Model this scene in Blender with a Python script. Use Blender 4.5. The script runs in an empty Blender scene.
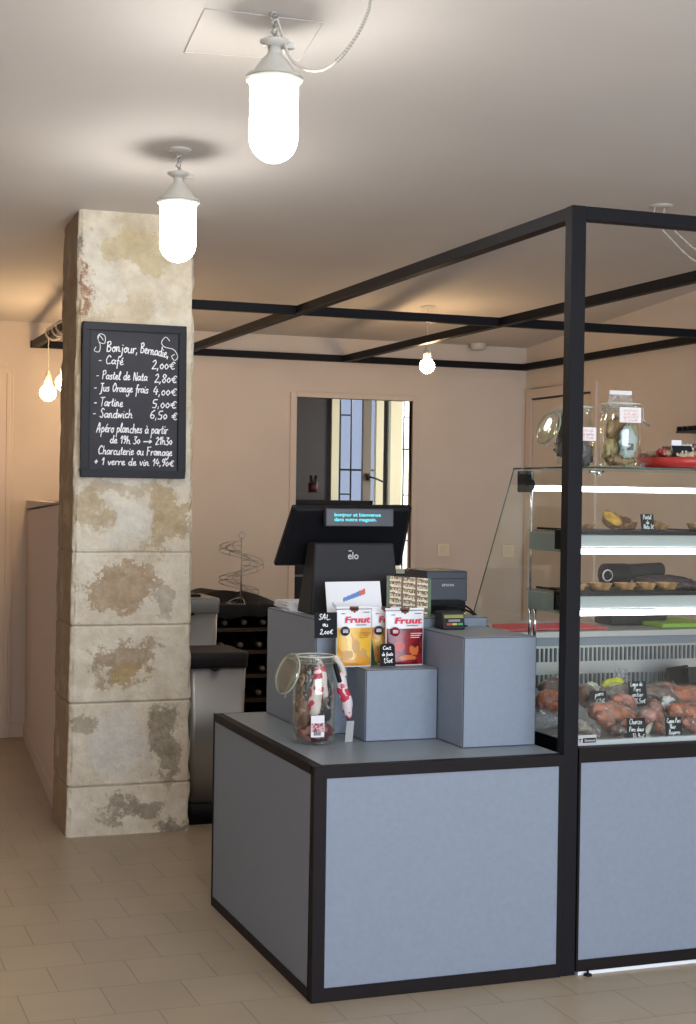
import bpy, bmesh, math, random
from mathutils import Vector, Matrix, noise
from math import sin, cos, pi, radians as R
random.seed(7)
C = bpy.context.scene.collection

# ------------------------------------------------------------------ camera
EYE = 1.6
F, YAW, PIT, ROL = 1517.876, 0.351425, 0.010209, 0.014361
_rz = Matrix(((cos(ROL), -sin(ROL), 0), (sin(ROL), cos(ROL), 0), (0, 0, 1)))
_rx = Matrix(((1, 0, 0), (0, cos(PIT), -sin(PIT)), (0, sin(PIT), cos(PIT))))
_ry = Matrix(((cos(YAW), 0, -sin(YAW)), (0, 1, 0), (sin(YAW), 0, cos(YAW))))
CM = _rz @ _rx @ _ry
def _v(r): return Vector((r[0], r[2], -r[1]))
RIGHT, DOWN, FWD = _v(CM[0]), _v(CM[1]), _v(CM[2])
cam = bpy.data.cameras.new('camera'); camo = bpy.data.objects.new('camera', cam); C.objects.link(camo)
m = Matrix((RIGHT, -DOWN, -FWD)).transposed().to_4x4(); m.translation = (0, 0, EYE)
camo.matrix_world = m
cam.sensor_fit = 'VERTICAL'; cam.sensor_height = 36; cam.lens = F/1024*36
cam.clip_start = 0.05; cam.clip_end = 200
bpy.context.scene.camera = camo
def ray(px, py): return FWD + RIGHT*((px-348)/F) + DOWN*((py-512)/F)
def onz(px, py, z): d = ray(px, py); return Vector((0, 0, EYE)) + d*((z-EYE)/d.z)
def ony(px, py, y): d = ray(px, py); return Vector((0, 0, EYE)) + d*(y/d.y)
def onx(px, py, x): d = ray(px, py); return Vector((0, 0, EYE)) + d*(x/d.x)
def ceil_z(y): return 2.91-.068*(y-7.025)

# ------------------------------------------------------------------ world, exposure, daylight, office fill
sc = bpy.context.scene
sc.view_settings.view_transform = 'Standard'; sc.view_settings.look = 'None'
sc.view_settings.gamma = 1; sc.view_settings.use_curve_mapping = False
sc.view_settings.exposure = 0.72
w = bpy.data.worlds.new('sky'); sc.world = w; w.use_nodes = True
w.node_tree.nodes['Background'].inputs[0].default_value = (0.54, 0.62, 0.88, 1)
w.node_tree.nodes['Background'].inputs[1].default_value = 0.46
def area(name, loc, target, sx, sy, power, col, spread=180):
    l = bpy.data.lights.new(name, 'AREA'); l.shape = 'RECTANGLE'; l.size = sx; l.size_y = sy
    l.energy = power; l.color = col; l.spread = R(spread)
    o = bpy.data.objects.new(name, l); C.objects.link(o); o.location = loc
    o.rotation_euler = (Vector(target)-Vector(loc)).to_track_quat('-Z', 'Y').to_euler()
    return o
area('shopfront_daylight', (2.2, -1.35, 1.75), (2.3, 5, 1.7), 4.2, 2.3, 178, (0.80, 0.89, 1.0))
area('courtyard_daylight', (6.2, 12.7, 4.2), (5.9, 13.9, 1.7), 2.0, 1.0, 420, (1.0, 0.97, 0.9))
area('office_fill_light', (6.35, 10.7, 1.9), (4.4, 12.0, 1.9), .8, 1.2, 16, (1.0, 0.96, 0.85), 110)  # added fill lamp that brightens the cream window frames; no window here

# ------------------------------------------------------------------ materials
MATS = {}
def mat(name, col, rough=.6, metal=0, emis=None, es=0, noise_s=None, noise_a=.06, bump=0, spec=.5, bump_s=None, coat=0):
    if name in MATS: return MATS[name]
    m = bpy.data.materials.new(name); m.use_nodes = True; nt = m.node_tree; b = nt.nodes['Principled BSDF']
    b.inputs['Roughness'].default_value = rough; b.inputs['Metallic'].default_value = metal
    b.inputs['Specular IOR Level'].default_value = spec
    b.inputs['Coat Weight'].default_value = coat
    b.inputs['Base Color'].default_value = (*col, 1)
    if emis: b.inputs['Emission Color'].default_value = (*emis, 1); b.inputs['Emission Strength'].default_value = es
    if noise_s:
        tc = nt.nodes.new('ShaderNodeTexCoord'); n = nt.nodes.new('ShaderNodeTexNoise'); n.inputs['Scale'].default_value = noise_s
        n.inputs['Detail'].default_value = 5
        r = nt.nodes.new('ShaderNodeValToRGB'); nt.links.new(tc.outputs['Object'], n.inputs['Vector'])
        r.color_ramp.elements[0].position = .3; r.color_ramp.elements[1].position = .7
        r.color_ramp.elements[0].color = (*[max(0, c*(1-noise_a)) for c in col], 1)
        r.color_ramp.elements[1].color = (*[min(1, c*(1+noise_a)) for c in col], 1)
        nt.links.new(n.outputs['Fac'], r.inputs['Fac']); nt.links.new(r.outputs['Color'], b.inputs['Base Color'])
        if bump:
            n2 = nt.nodes.new('ShaderNodeTexNoise'); n2.inputs['Scale'].default_value = bump_s or noise_s*3; n2.inputs['Detail'].default_value = 4
            nt.links.new(tc.outputs['Object'], n2.inputs['Vector'])
            bp = nt.nodes.new('ShaderNodeBump'); bp.inputs['Strength'].default_value = bump; bp.inputs['Distance'].default_value = .01
            nt.links.new(n2.outputs['Fac'], bp.inputs['Height']); nt.links.new(bp.outputs['Normal'], b.inputs['Normal'])
    MATS[name] = m; return m
def glass(name, tint=(.96, .985, .975), refl=None, edge=.4, rough=.02):
    m = bpy.data.materials.new(name); m.use_nodes = True; nt = m.node_tree; nt.nodes.clear()
    out = nt.nodes.new('ShaderNodeOutputMaterial'); mx = nt.nodes.new('ShaderNodeMixShader')
    t = nt.nodes.new('ShaderNodeBsdfTransparent'); t.inputs[0].default_value = (*tint, 1)
    g = nt.nodes.new('ShaderNodeBsdfGlossy'); g.inputs['Roughness'].default_value = rough; g.inputs[0].default_value = (1, 1, 1, 1)
    lw = nt.nodes.new('ShaderNodeLayerWeight'); lw.inputs[0].default_value = .25
    mr = nt.nodes.new('ShaderNodeMapRange'); mr.inputs['To Max'].default_value = edge
    nt.links.new(lw.outputs['Facing'], mr.inputs['Value'])
    l5 = nt.nodes.new('ShaderNodeLayerWeight'); l5.inputs[0].default_value = .5; pw_ = nt.nodes.new('ShaderNodeMath'); pw_.operation = 'POWER'; pw_.inputs[1].default_value = 5; nt.links.new(l5.outputs['Facing'], pw_.inputs[0])
    fr = nt.nodes.new('ShaderNodeMath'); fr.operation = 'MULTIPLY_ADD'; fr.inputs[1].default_value = .9; fr.inputs[2].default_value = .018; nt.links.new(pw_.outputs[0], fr.inputs[0])
    if refl is not None: mr.inputs['To Min'].default_value = refl
    nt.links.new(mr.outputs[0] if refl is not None else fr.outputs[0], mx.inputs[0]); nt.links.new(t.outputs[0], mx.inputs[1]); nt.links.new(g.outputs[0], mx.inputs[2])
    nt.links.new(mx.outputs[0], out.inputs[0]); MATS[name] = m; return m
def film(name, col=(.85, .85, .88), cover=.3, scale=38):
    m = bpy.data.materials.new(name); m.use_nodes = True; nt = m.node_tree; nt.nodes.clear(); L = nt.links.new
    out = nt.nodes.new('ShaderNodeOutputMaterial'); mx = nt.nodes.new('ShaderNodeMixShader'); t = nt.nodes.new('ShaderNodeBsdfTransparent')
    p = nt.nodes.new('ShaderNodeBsdfGlossy'); p.inputs['Color'].default_value = (*col, 1); p.inputs['Roughness'].default_value = .12
    d = nt.nodes.new('ShaderNodeBsdfDiffuse'); d.inputs[0].default_value = (*col, 1); m2 = nt.nodes.new('ShaderNodeMixShader'); m2.inputs[0].default_value = .22
    tc = nt.nodes.new('ShaderNodeTexCoord'); n = nt.nodes.new('ShaderNodeTexNoise'); n.inputs['Scale'].default_value = scale; n.inputs['Detail'].default_value = 4; n.inputs['Distortion'].default_value = 1.5
    L(tc.outputs['Object'], n.inputs['Vector'])
    r = nt.nodes.new('ShaderNodeMapRange'); r.inputs['From Min'].default_value = .45; r.inputs['From Max'].default_value = .68; r.inputs['To Min'].default_value = cover*.5; r.inputs['To Max'].default_value = min(1, cover*2.6)
    bp = nt.nodes.new('ShaderNodeBump'); bp.inputs['Strength'].default_value = 1; bp.inputs['Distance'].default_value = .03
    L(n.outputs['Fac'], bp.inputs['Height']); L(bp.outputs[0], p.inputs['Normal']); L(n.outputs['Fac'], r.inputs['Value']); L(r.outputs[0], mx.inputs[0])
    L(p.outputs[0], m2.inputs[1]); L(d.outputs[0], m2.inputs[2]); L(t.outputs[0], mx.inputs[1]); L(m2.outputs[0], mx.inputs[2]); L(mx.outputs[0], out.inputs[0])
    MATS[name] = m; return m
M_WALL = mat('wall_paint', (.69, .60, .52), .8, noise_s=3, noise_a=.03)
M_CEIL = mat('ceiling_paint', (.72, .675, .635), .85, noise_s=2, noise_a=.02)
M_TRIM = mat('trim_paint', (.69, .58, .49), .5)
M_PART = mat('partition_paint', (.60, .485, .42), .6)
M_BLACK = mat('black_powder_coated_steel', (.011, .011, .014), .5, .0, spec=.12)
M_BAND = mat('dark_brown_steel_band', (.014, .011, .012), .5, .0, spec=.12)
M_PANEL = mat('blue_grey_laminate', (.222, .264, .332), .5, noise_s=60, noise_a=.035)
M_TOP = mat('grey_blue_countertop_laminate', (.23, .265, .29), .38, noise_s=60, noise_a=.04)
M_EDGE = mat('dark_laminate_edge', (.03, .035, .05), .5)
M_STEEL = mat('brushed_steel', (.55, .56, .57), .32, .85, noise_s=8, noise_a=.05)
M_CHROME = mat('chrome', (.7, .7, .7), .12, 1)
M_PLAST = mat('black_plastic', (.007, .007, .009), .5, spec=.2)
M_DGREY = mat('charcoal_plastic', (.022, .021, .023), .55, spec=.25)
M_SLATE = mat('slate_label', (.012, .014, .018), .7, spec=.15)
M_CHALK = mat('chalk_ink', (.92, .92, .92), .9)
M_WHITE = mat('white_paper', (.8, .8, .82), .7)
M_ENAMEL = mat('white_enamel', (.62, .6, .55), .35)
M_LAMP = mat('lit_opal_glass', (.9, .9, .9), .3, emis=(1, .96, .9), es=20)
M_BULB = mat('lit_warm_bulb', (1, .9, .7), .3, emis=(1, .66, .34), es=60)
M_LED = mat('lit_led_tube', (1, 1, 1), .3, emis=(.86, .92, 1), es=5.5)
M_GLASS = glass('clear_glass')
M_GLASSE = mat('green_glass_edge', (.03, .09, .08), .15)
M_JAR = glass('jar_glass', (.93, .95, .88), .06, .6, .05)
M_FILM = film('cellophane', cover=.3)
M_FILM2 = film('clear_film', (.75, .72, .7), cover=.14)
M_WIRE = mat('galvanised_wire', (.42, .42, .4), .35, .8)
M_CORD = mat('braided_cord', (.62, .58, .52), .8)
M_CREAM = mat('cream_window_paint', (.85, .80, .58), .5)
M_IRON = mat('dark_iron_bar', (.03, .03, .04), .6)
M_RED = mat('red_plastic', (.42, .025, .02), .4)

def floor_material():
    m = bpy.data.materials.new('beige_ceramic_tiles'); m.use_nodes = True; nt = m.node_tree; b = nt.nodes['Principled BSDF']
    tc = nt.nodes.new('ShaderNodeTexCoord'); mp = nt.nodes.new('ShaderNodeMapping'); mp.inputs['Location'].default_value = (.105, -.11, 0)
    br = nt.nodes.new('ShaderNodeTexBrick'); br.inputs['Scale'].default_value = 1; br.inputs['Brick Width'].default_value = .264; br.inputs['Row Height'].default_value = .264
    br.inputs['Mortar Size'].default_value = .0022; br.inputs['Mortar Smooth'].default_value = .5; br.offset = .5
    br.inputs['Color1'].default_value = (.41, .335, .24, 1); br.inputs['Color2'].default_value = (.385, .312, .222, 1); br.inputs['Mortar'].default_value = (.25, .195, .15, 1)
    nt.links.new(tc.outputs['Object'], mp.inputs[0]); nt.links.new(mp.outputs[0], br.inputs['Vector'])
    n = nt.nodes.new('ShaderNodeTexNoise'); n.inputs['Scale'].default_value = 4; n.inputs['Detail'].default_value = 6
    nt.links.new(tc.outputs['Object'], n.inputs['Vector'])
    mx = nt.nodes.new('ShaderNodeMixRGB'); mx.blend_type = 'MULTIPLY'; mx.inputs[0].default_value = 1
    cr = nt.nodes.new('ShaderNodeValToRGB'); cr.color_ramp.elements[0].color = (.86, .86, .86, 1); cr.color_ramp.elements[1].color = (1.08, 1.06, 1.04, 1)
    nt.links.new(n.outputs['Fac'], cr.inputs[0]); nt.links.new(br.outputs['Color'], mx.inputs[1]); nt.links.new(cr.outputs[0], mx.inputs[2])
    nt.links.new(mx.outputs[0], b.inputs['Base Color']); b.inputs['Roughness'].default_value = .42
    bp = nt.nodes.new('ShaderNodeBump'); bp.invert = True; bp.inputs['Strength'].default_value = .4; bp.inputs['Distance'].default_value = .004
    nt.links.new(br.outputs['Fac'], bp.inputs['Height']); nt.links.new(bp.outputs[0], b.inputs['Normal'])
    return m

def stone_material():
    m = bpy.data.materials.new('old_limestone_plaster'); m.use_nodes = True; nt = m.node_tree; b = nt.nodes['Principled BSDF']; L = nt.links.new
    tc = nt.nodes.new('ShaderNodeTexCoord'); sp = nt.nodes.new('ShaderNodeSeparateXYZ'); L(tc.outputs['Object'], sp.inputs[0])
    def nz(scale, detail=6, rough=.6):
        n = nt.nodes.new('ShaderNodeTexNoise'); n.inputs['Scale'].default_value = scale; n.inputs['Detail'].default_value = detail; n.inputs['Roughness'].default_value = rough
        L(tc.outputs['Object'], n.inputs['Vector']); return n.outputs['Fac']
    def ma(op, a, bb, c=None, clamp=False):
        n = nt.nodes.new('ShaderNodeMath'); n.operation = op; n.use_clamp = clamp
        for i, v in enumerate((a, bb) + ((c,) if c is not None else ())):
            if isinstance(v, (int, float)): n.inputs[i].default_value = v
            else: L(v, n.inputs[i])
        return n.outputs[0]
    def mix(f, a, bb):
        n = nt.nodes.new('ShaderNodeMixRGB')
        if isinstance(f, (int, float)): n.inputs[0].default_value = f
        else: L(f, n.inputs[0])
        for i, v in ((1, a), (2, bb)):
            if isinstance(v, tuple): n.inputs[i].default_value = (*v, 1)
            else: L(v, n.inputs[i])
        return n.outputs[0]
    n1 = nz(5, 8, .65); n2 = nz(22, 8, .7); n3 = nz(2.2, 4); n4 = nz(70, 6, .7)
    X, Y, Z = sp.outputs[0], sp.outputs[1], sp.outputs[2]
    col = mix(ma('MULTIPLY_ADD', n1, 3, -1.1, clamp=True), (.76, .685, .57), (.90, .86, .78))
    # upper block is more yellow ochre than the lower ones
    up = ma('MULTIPLY', ma('MULTIPLY_ADD', Z, 8, -13.2, clamp=True), ma('MULTIPLY_ADD', n3, 5, -1.9, clamp=True))
    col = mix(ma('MULTIPLY', up, .75), col, (.60, .49, .32))
    col = mix(ma('MULTIPLY', ma('MULTIPLY_ADD', nz(9, 8, .75), 6, -3.5, clamp=True), .5), col, (.50, .42, .30))
    # the left return face is mixed towards a darker brown
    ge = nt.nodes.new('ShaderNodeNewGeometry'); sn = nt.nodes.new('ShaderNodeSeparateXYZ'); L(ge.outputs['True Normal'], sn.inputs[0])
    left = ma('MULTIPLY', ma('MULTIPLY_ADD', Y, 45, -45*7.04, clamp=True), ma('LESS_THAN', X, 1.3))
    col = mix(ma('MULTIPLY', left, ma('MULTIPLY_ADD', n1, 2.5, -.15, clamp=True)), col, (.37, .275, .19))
    n5 = nz(6.5, 5, .6); n6 = nz(7.5, 5, .6)
    mp_ = nt.nodes.new('ShaderNodeMapping'); mp_.inputs['Location'].default_value = (5, 3, 8); L(tc.outputs['Object'], mp_.inputs[0]); L(mp_.outputs[0], n6.node.inputs['Vector'])
    WX = ma('ADD', X, ma('MULTIPLY_ADD', n5, .34, -.17)); WZ = ma('ADD', Z, ma('MULTIPLY_ADD', n6, .34, -.17))
    def blob(x, z, rx, rz, c, amt=.85, sh=4.0, wob=1.5):
        nonlocal col
        dx = ma('DIVIDE', ma('SUBTRACT', WX, x), rx); dz = ma('DIVIDE', ma('SUBTRACT', WZ, z), rz)
        d = ma('SQRT', ma('ADD', ma('MULTIPLY', dx, dx), ma('MULTIPLY', dz, dz)), 0)
        d = ma('ADD', d, ma('MULTIPLY_ADD', n1, wob, -wob*.5)); d = ma('ADD', d, ma('MULTIPLY_ADD', n2, 1.7, -.85)); d = ma('ADD', d, ma('MULTIPLY_ADD', n4, 1.0, -.5))
        f = ma('MULTIPLY', ma('MULTIPLY_ADD', d, -sh, sh, clamp=True), ma('MULTIPLY_ADD', n2, amt*1.8, amt*.05, clamp=True))
        col = mix(f, col, c)
    blob(1.27, 2.55, .035, .13, (.36, .20, .13), .95, 8, .6)       # exposed brick at the arris
    blob(1.27, 2.75, .035, .07, (.30, .29, .28), .9, 6, .6)
    blob(1.36, 2.62, .09, .22, (.80, .77, .70), .9, 5, 1.4)
    blob(1.62, 2.20, .05, .32, (.78, .75, .68), .75, 4, 1.0)
    blob(1.52, 2.74, .16, .10, (.62, .52, .30), .7, 4, 1.6)
    blob(1.30, 1.52, .10, .12, (.50, .40, .24), .7, 5, 1.8)
    blob(1.66, 1.50, .11, .15, (.52, .40, .24), .85, 6, 1.9)
    blob(1.49, 1.46, .13, .13, (.82, .80, .76), .8, 3, .9)
    blob(1.42, 1.64, .22, .05, (.55, .45, .32), .6, 5, 1.6)
    blob(1.46, 1.15, .20, .11, (.50, .375, .26), .95, 9, 1.5)
    blob(1.62, 1.10, .07, .07, (.55, .49, .42), .8, 9, 1.2)
    blob(1.47, .82, .17, .09, (.46, .36, .25), .9, 6, 1.7)
    blob(1.50, .74, .07, .07, (.50, .36, .17), .8, 6, 1.5)
    blob(1.44, .42, .13, .17, (.80, .79, .77), .9, 6, .5)
    blob(1.66, .42, .085, .18, (.30, .26, .20), .8, 4, 2.0)
    blob(1.30, .52, .05, .05, (.38, .33, .26), .6, 5, 2.0)
    blob(1.53, .12, .20, .06, (.27, .23, .17), .75, 3, 1.8)
    blob(1.74, .02, .10, .05, (.25, .22, .18), .8, 4, 1.8)
    pits = ma('MULTIPLY_ADD', nz(55, 3), -16, 5.0, clamp=True)
    col = mix(ma('MULTIPLY', pits, .45), col, (.22, .18, .13))
    # joints between the courses
    for z in (1.326, .983, .622, .232):
        d = ma('ABSOLUTE', ma('SUBTRACT', ma('ADD', Z, ma('MULTIPLY_ADD', n1, .012, -.006)), z), 0)
        col = mix(ma('MULTIPLY', ma('MULTIPLY_ADD', d, -220, 1.3, clamp=True), .6), col, (.27, .22, .17))
    sh_ = nt.nodes.new('ShaderNodeMixRGB'); sh_.blend_type = 'MULTIPLY'; sh_.inputs[0].default_value = 1; L(col, sh_.inputs[1])
    rp = nt.nodes.new('ShaderNodeValToRGB'); rp.color_ramp.elements[0].position = .3; rp.color_ramp.elements[1].position = .7; rp.color_ramp.elements[0].color = (.88, .84, .76, 1); rp.color_ramp.elements[1].color = (1.16, 1.14, 1.08, 1); L(nz(14, 8, .7), rp.inputs[0]); L(rp.outputs[0], sh_.inputs[2])
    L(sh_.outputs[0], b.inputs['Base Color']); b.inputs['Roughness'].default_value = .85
    bp = nt.nodes.new('ShaderNodeBump'); bp.inputs['Strength'].default_value = .8; bp.inputs['Distance'].default_value = .03
    L(ma('ADD', n1, ma('MULTIPLY', n2, .5)), bp.inputs['Height']); L(bp.outputs[0], b.inputs['Normal'])
    return m

# ------------------------------------------------------------------ mesh helpers
class MB:
    def __init__(s): s.v = []; s.f = []; s.m = []; s.sm = []; s.mats = []
    def mi(s, m):
        if m not in s.mats: s.mats.append(m)
        return s.mats.index(m)
    def add(s, vs, fs, m=None, smooth=False):
        o = len(s.v); s.v += [Vector(v) for v in vs]
        for f in fs: s.f.append([i+o for i in f]); s.m.append(s.mi(m) if m else 0); s.sm.append(smooth)
        return s
    def box(s, a, b, m=None, rot=None, piv=None):
        x0, y0, z0 = a; x1, y1, z1 = b
        vs = [Vector((x, y, z)) for z in (z0, z1) for x, y in ((x0, y0), (x1, y0), (x1, y1), (x0, y1))]
        if rot is not None:
            p = Vector(piv) if piv is not None else (Vector(a)+Vector(b))/2
            vs = [p + rot @ (v-p) for v in vs]
        return s.add(vs, [(3, 2, 1, 0), (4, 5, 6, 7), (0, 1, 5, 4), (1, 2, 6, 5), (2, 3, 7, 6), (3, 0, 4, 7)], m)
    def hexa(s, vs, m=None):   # eight corners, bottom four then top four
        return s.add(vs, [(3, 2, 1, 0), (4, 5, 6, 7), (0, 1, 5, 4), (1, 2, 6, 5), (2, 3, 7, 6), (3, 0, 4, 7)], m)
    def lathe(s, prof, c=(0, 0, 0), n=32, m=None, rot=None, sx=1, sy=1):
        vs = []; fs = []
        for r, z in prof:
            for i in range(n):
                a = 2*pi*i/n; v = Vector((r*cos(a)*sx, r*sin(a)*sy, z))
                if rot is not None: v = rot @ v
                vs.append(v+Vector(c))
        for k in range(len(prof)-1):
            for i in range(n):
                j = (i+1) % n; fs.append((k*n+i, k*n+j, (k+1)*n+j, (k+1)*n+i))
        fs.append(tuple(reversed(range(n)))); fs.append(tuple(range((len(prof)-1)*n, len(prof)*n)))
        return s.add(vs, fs, m, True)
    def shell(s, prof, c=(0, 0, 0), n=32, m=None, rot=None):
        s.lathe(prof, c, n, m, rot); s.f.pop(); s.f.pop(); s.m.pop(); s.m.pop(); s.sm.pop(); s.sm.pop(); return s
    def tube(s, pts, r, n=8, m=None, closed=False):
        pts = [Vector(p) for p in pts]; vs = []; fs = []; N = len(pts); up = Vector((0, 0, 1)); prev = None
        rr = r if isinstance(r, (list, tuple)) else [r]*N
        for i, p in enumerate(pts):
            if closed: t = pts[(i+1) % N]-pts[i-1]
            else: t = pts[min(i+1, N-1)]-pts[max(i-1, 0)]
            if t.length < 1e-9: t = Vector((0, 0, 1))
            t.normalize()
            if prev is None:
                a = t.cross(up) if abs(t.z) < .95 else t.cross(Vector((1, 0, 0)))
            else: a = prev-t*prev.dot(t)
            a.normalize(); prev = a; bb = t.cross(a)
            for k in range(n): ang = 2*pi*k/n; vs.append(p+(a*cos(ang)+bb*sin(ang))*rr[i])
        for i in range(N if closed else N-1):
            j = (i+1) % N
            for k in range(n):
                l = (k+1) % n; fs.append((i*n+k, j*n+k, j*n+l, i*n+l))
        if not closed: fs.append(tuple(reversed([k for k in range(n)]))); fs.append(tuple((N-1)*n+k for k in range(n)))
        return s.add(vs, fs, m, True)
    def blob(s, c, rad, m=None, rot=None, seed=0, amp=.12, fr=6, nu=24, nv=14):
        vs = []; fs = []
        for j in range(nv+1):
            th = pi*j/nv
            for i in range(nu):
                ph = 2*pi*i/nu; d = Vector((sin(th)*cos(ph), sin(th)*sin(ph), cos(th)))
                k = 1+amp*noise.noise(d*fr*.5+Vector((seed*3.1, seed*1.7, 0)))*1.6
                v = Vector((d.x*rad[0]*k, d.y*rad[1]*k, d.z*rad[2]*k))
                if rot is not None: v = rot @ v
                vs.append(v+Vector(c))
        for j in range(nv):
            for i in range(nu):
                l = (i+1) % nu; fs.append((j*nu+i, j*nu+l, (j+1)*nu+l, (j+1)*nu+i))
        return s.add(vs, fs, m, True)
    def build(s, name, m=None, parent=None, bevel=0, label=None, cat=None, group=None, kind=None, segs=2):
        me = bpy.data.meshes.new(name)
        if parent is not None:
            off = Vector((0, 0, 0)); p = parent
            while p is not None: off += p.location; p = p.parent
        elif kind == 'structure': off = Vector((0, 0, 0))
        else:
            xs = [v.x for v in s.v]; ys = [v.y for v in s.v]; zs = [v.z for v in s.v]
            off = Vector(((min(xs)+max(xs))/2, (min(ys)+max(ys))/2, min(zs)))
        me.from_pydata([v-off for v in s.v], [], s.f)
        for mm in (s.mats or [m]): me.materials.append(mm)
        for i, p in enumerate(me.polygons): p.material_index = s.m[i] if s.mats else 0; p.use_smooth = s.sm[i]
        bm = bmesh.new(); bm.from_mesh(me); bmesh.ops.remove_doubles(bm, verts=bm.verts, dist=1e-6); bmesh.ops.recalc_face_normals(bm, faces=bm.faces); bm.to_mesh(me); bm.free()
        me.update()
        o = bpy.data.objects.new(name, me); C.objects.link(o)
        if parent is not None: o.parent = parent
        else: o.location = off
        if bevel:
            b = o.modifiers.new('bevel', 'BEVEL'); b.width = bevel; b.segments = segs; b.limit_method = 'ANGLE'; b.angle_limit = R(40)
        return tag(o, label, cat, group, kind)
def tag(o, label=None, cat=None, group=None, kind=None):
    if label: o['label'] = label
    if cat: o['category'] = cat
    if group: o['group'] = group
    if kind: o['kind'] = kind
    return o
def thing(name, loc, label, cat, group=None):
    o = bpy.data.objects.new(name, None); o.empty_display_size = .05; C.objects.link(o); o.location = Vector(loc)
    return tag(o, label, cat, group)
def dup(root, loc=None, rz=None, label=None):
    def cp(o, par):
        c = o.copy(); C.objects.link(c); c.parent = par
        for ch in [x for x in bpy.data.objects if x.parent == o]: cp(ch, c)
        return c
    r = cp(root, None)
    if loc is not None: r.location = Vector(loc)
    if rz is not None: r.rotation_euler.z = rz
    if label: r['label'] = label
    return r
def B(a, b, name, m, parent=None, bevel=0, **k): return MB().box(a, b).build(name, m, parent, bevel, **k)
def cat_rom(P, n=6):
    P = [Vector(p) for p in P]; out = []
    for i in range(len(P)-1):
        a, b, c, d = P[max(i-1, 0)], P[i], P[i+1], P[min(i+2, len(P)-1)]
        for k in range(n):
            t = k/n; out.append(.5*((2*b)+(c-a)*t+(2*a-5*b+4*c-d)*t*t+(3*b-a-3*c+d)*t**3))
    out.append(P[-1]); return out

# printed lettering (flat mesh) on a plane: origin o, unit vectors u (right) and v (up)
def lettering(text, o, u, v, h, m, parent, name='lettering', width=None, shear=0, bold=0, align='CENTER', depth=.0006):
    cu = bpy.data.curves.new('t', 'FONT'); cu.body = text; cu.size = 1; cu.align_x = align; cu.shear = shear; cu.offset = bold; cu.resolution_u = 3
    ob = bpy.data.objects.new('t', cu); C.objects.link(ob); bpy.context.view_layer.update()
    me = bpy.data.meshes.new_from_object(ob.evaluated_get(bpy.context.evaluated_depsgraph_get()))
    bpy.data.objects.remove(ob); 
    xs = [q.co.x for q in me.vertices]; ys = [q.co.y for q in me.vertices]
    sy = h/.72; sx = sy if width is None else width/(max(xs)-min(xs))
    nrm = Vector(u).cross(Vector(v))
    b = MB(); b.add([Vector(o)+Vector(u)*q.co.x*sx+Vector(v)*q.co.y*sy+nrm*depth for q in me.vertices], [list(p.vertices) for p in me.polygons])
    return b.build(name, m, parent)

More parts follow.
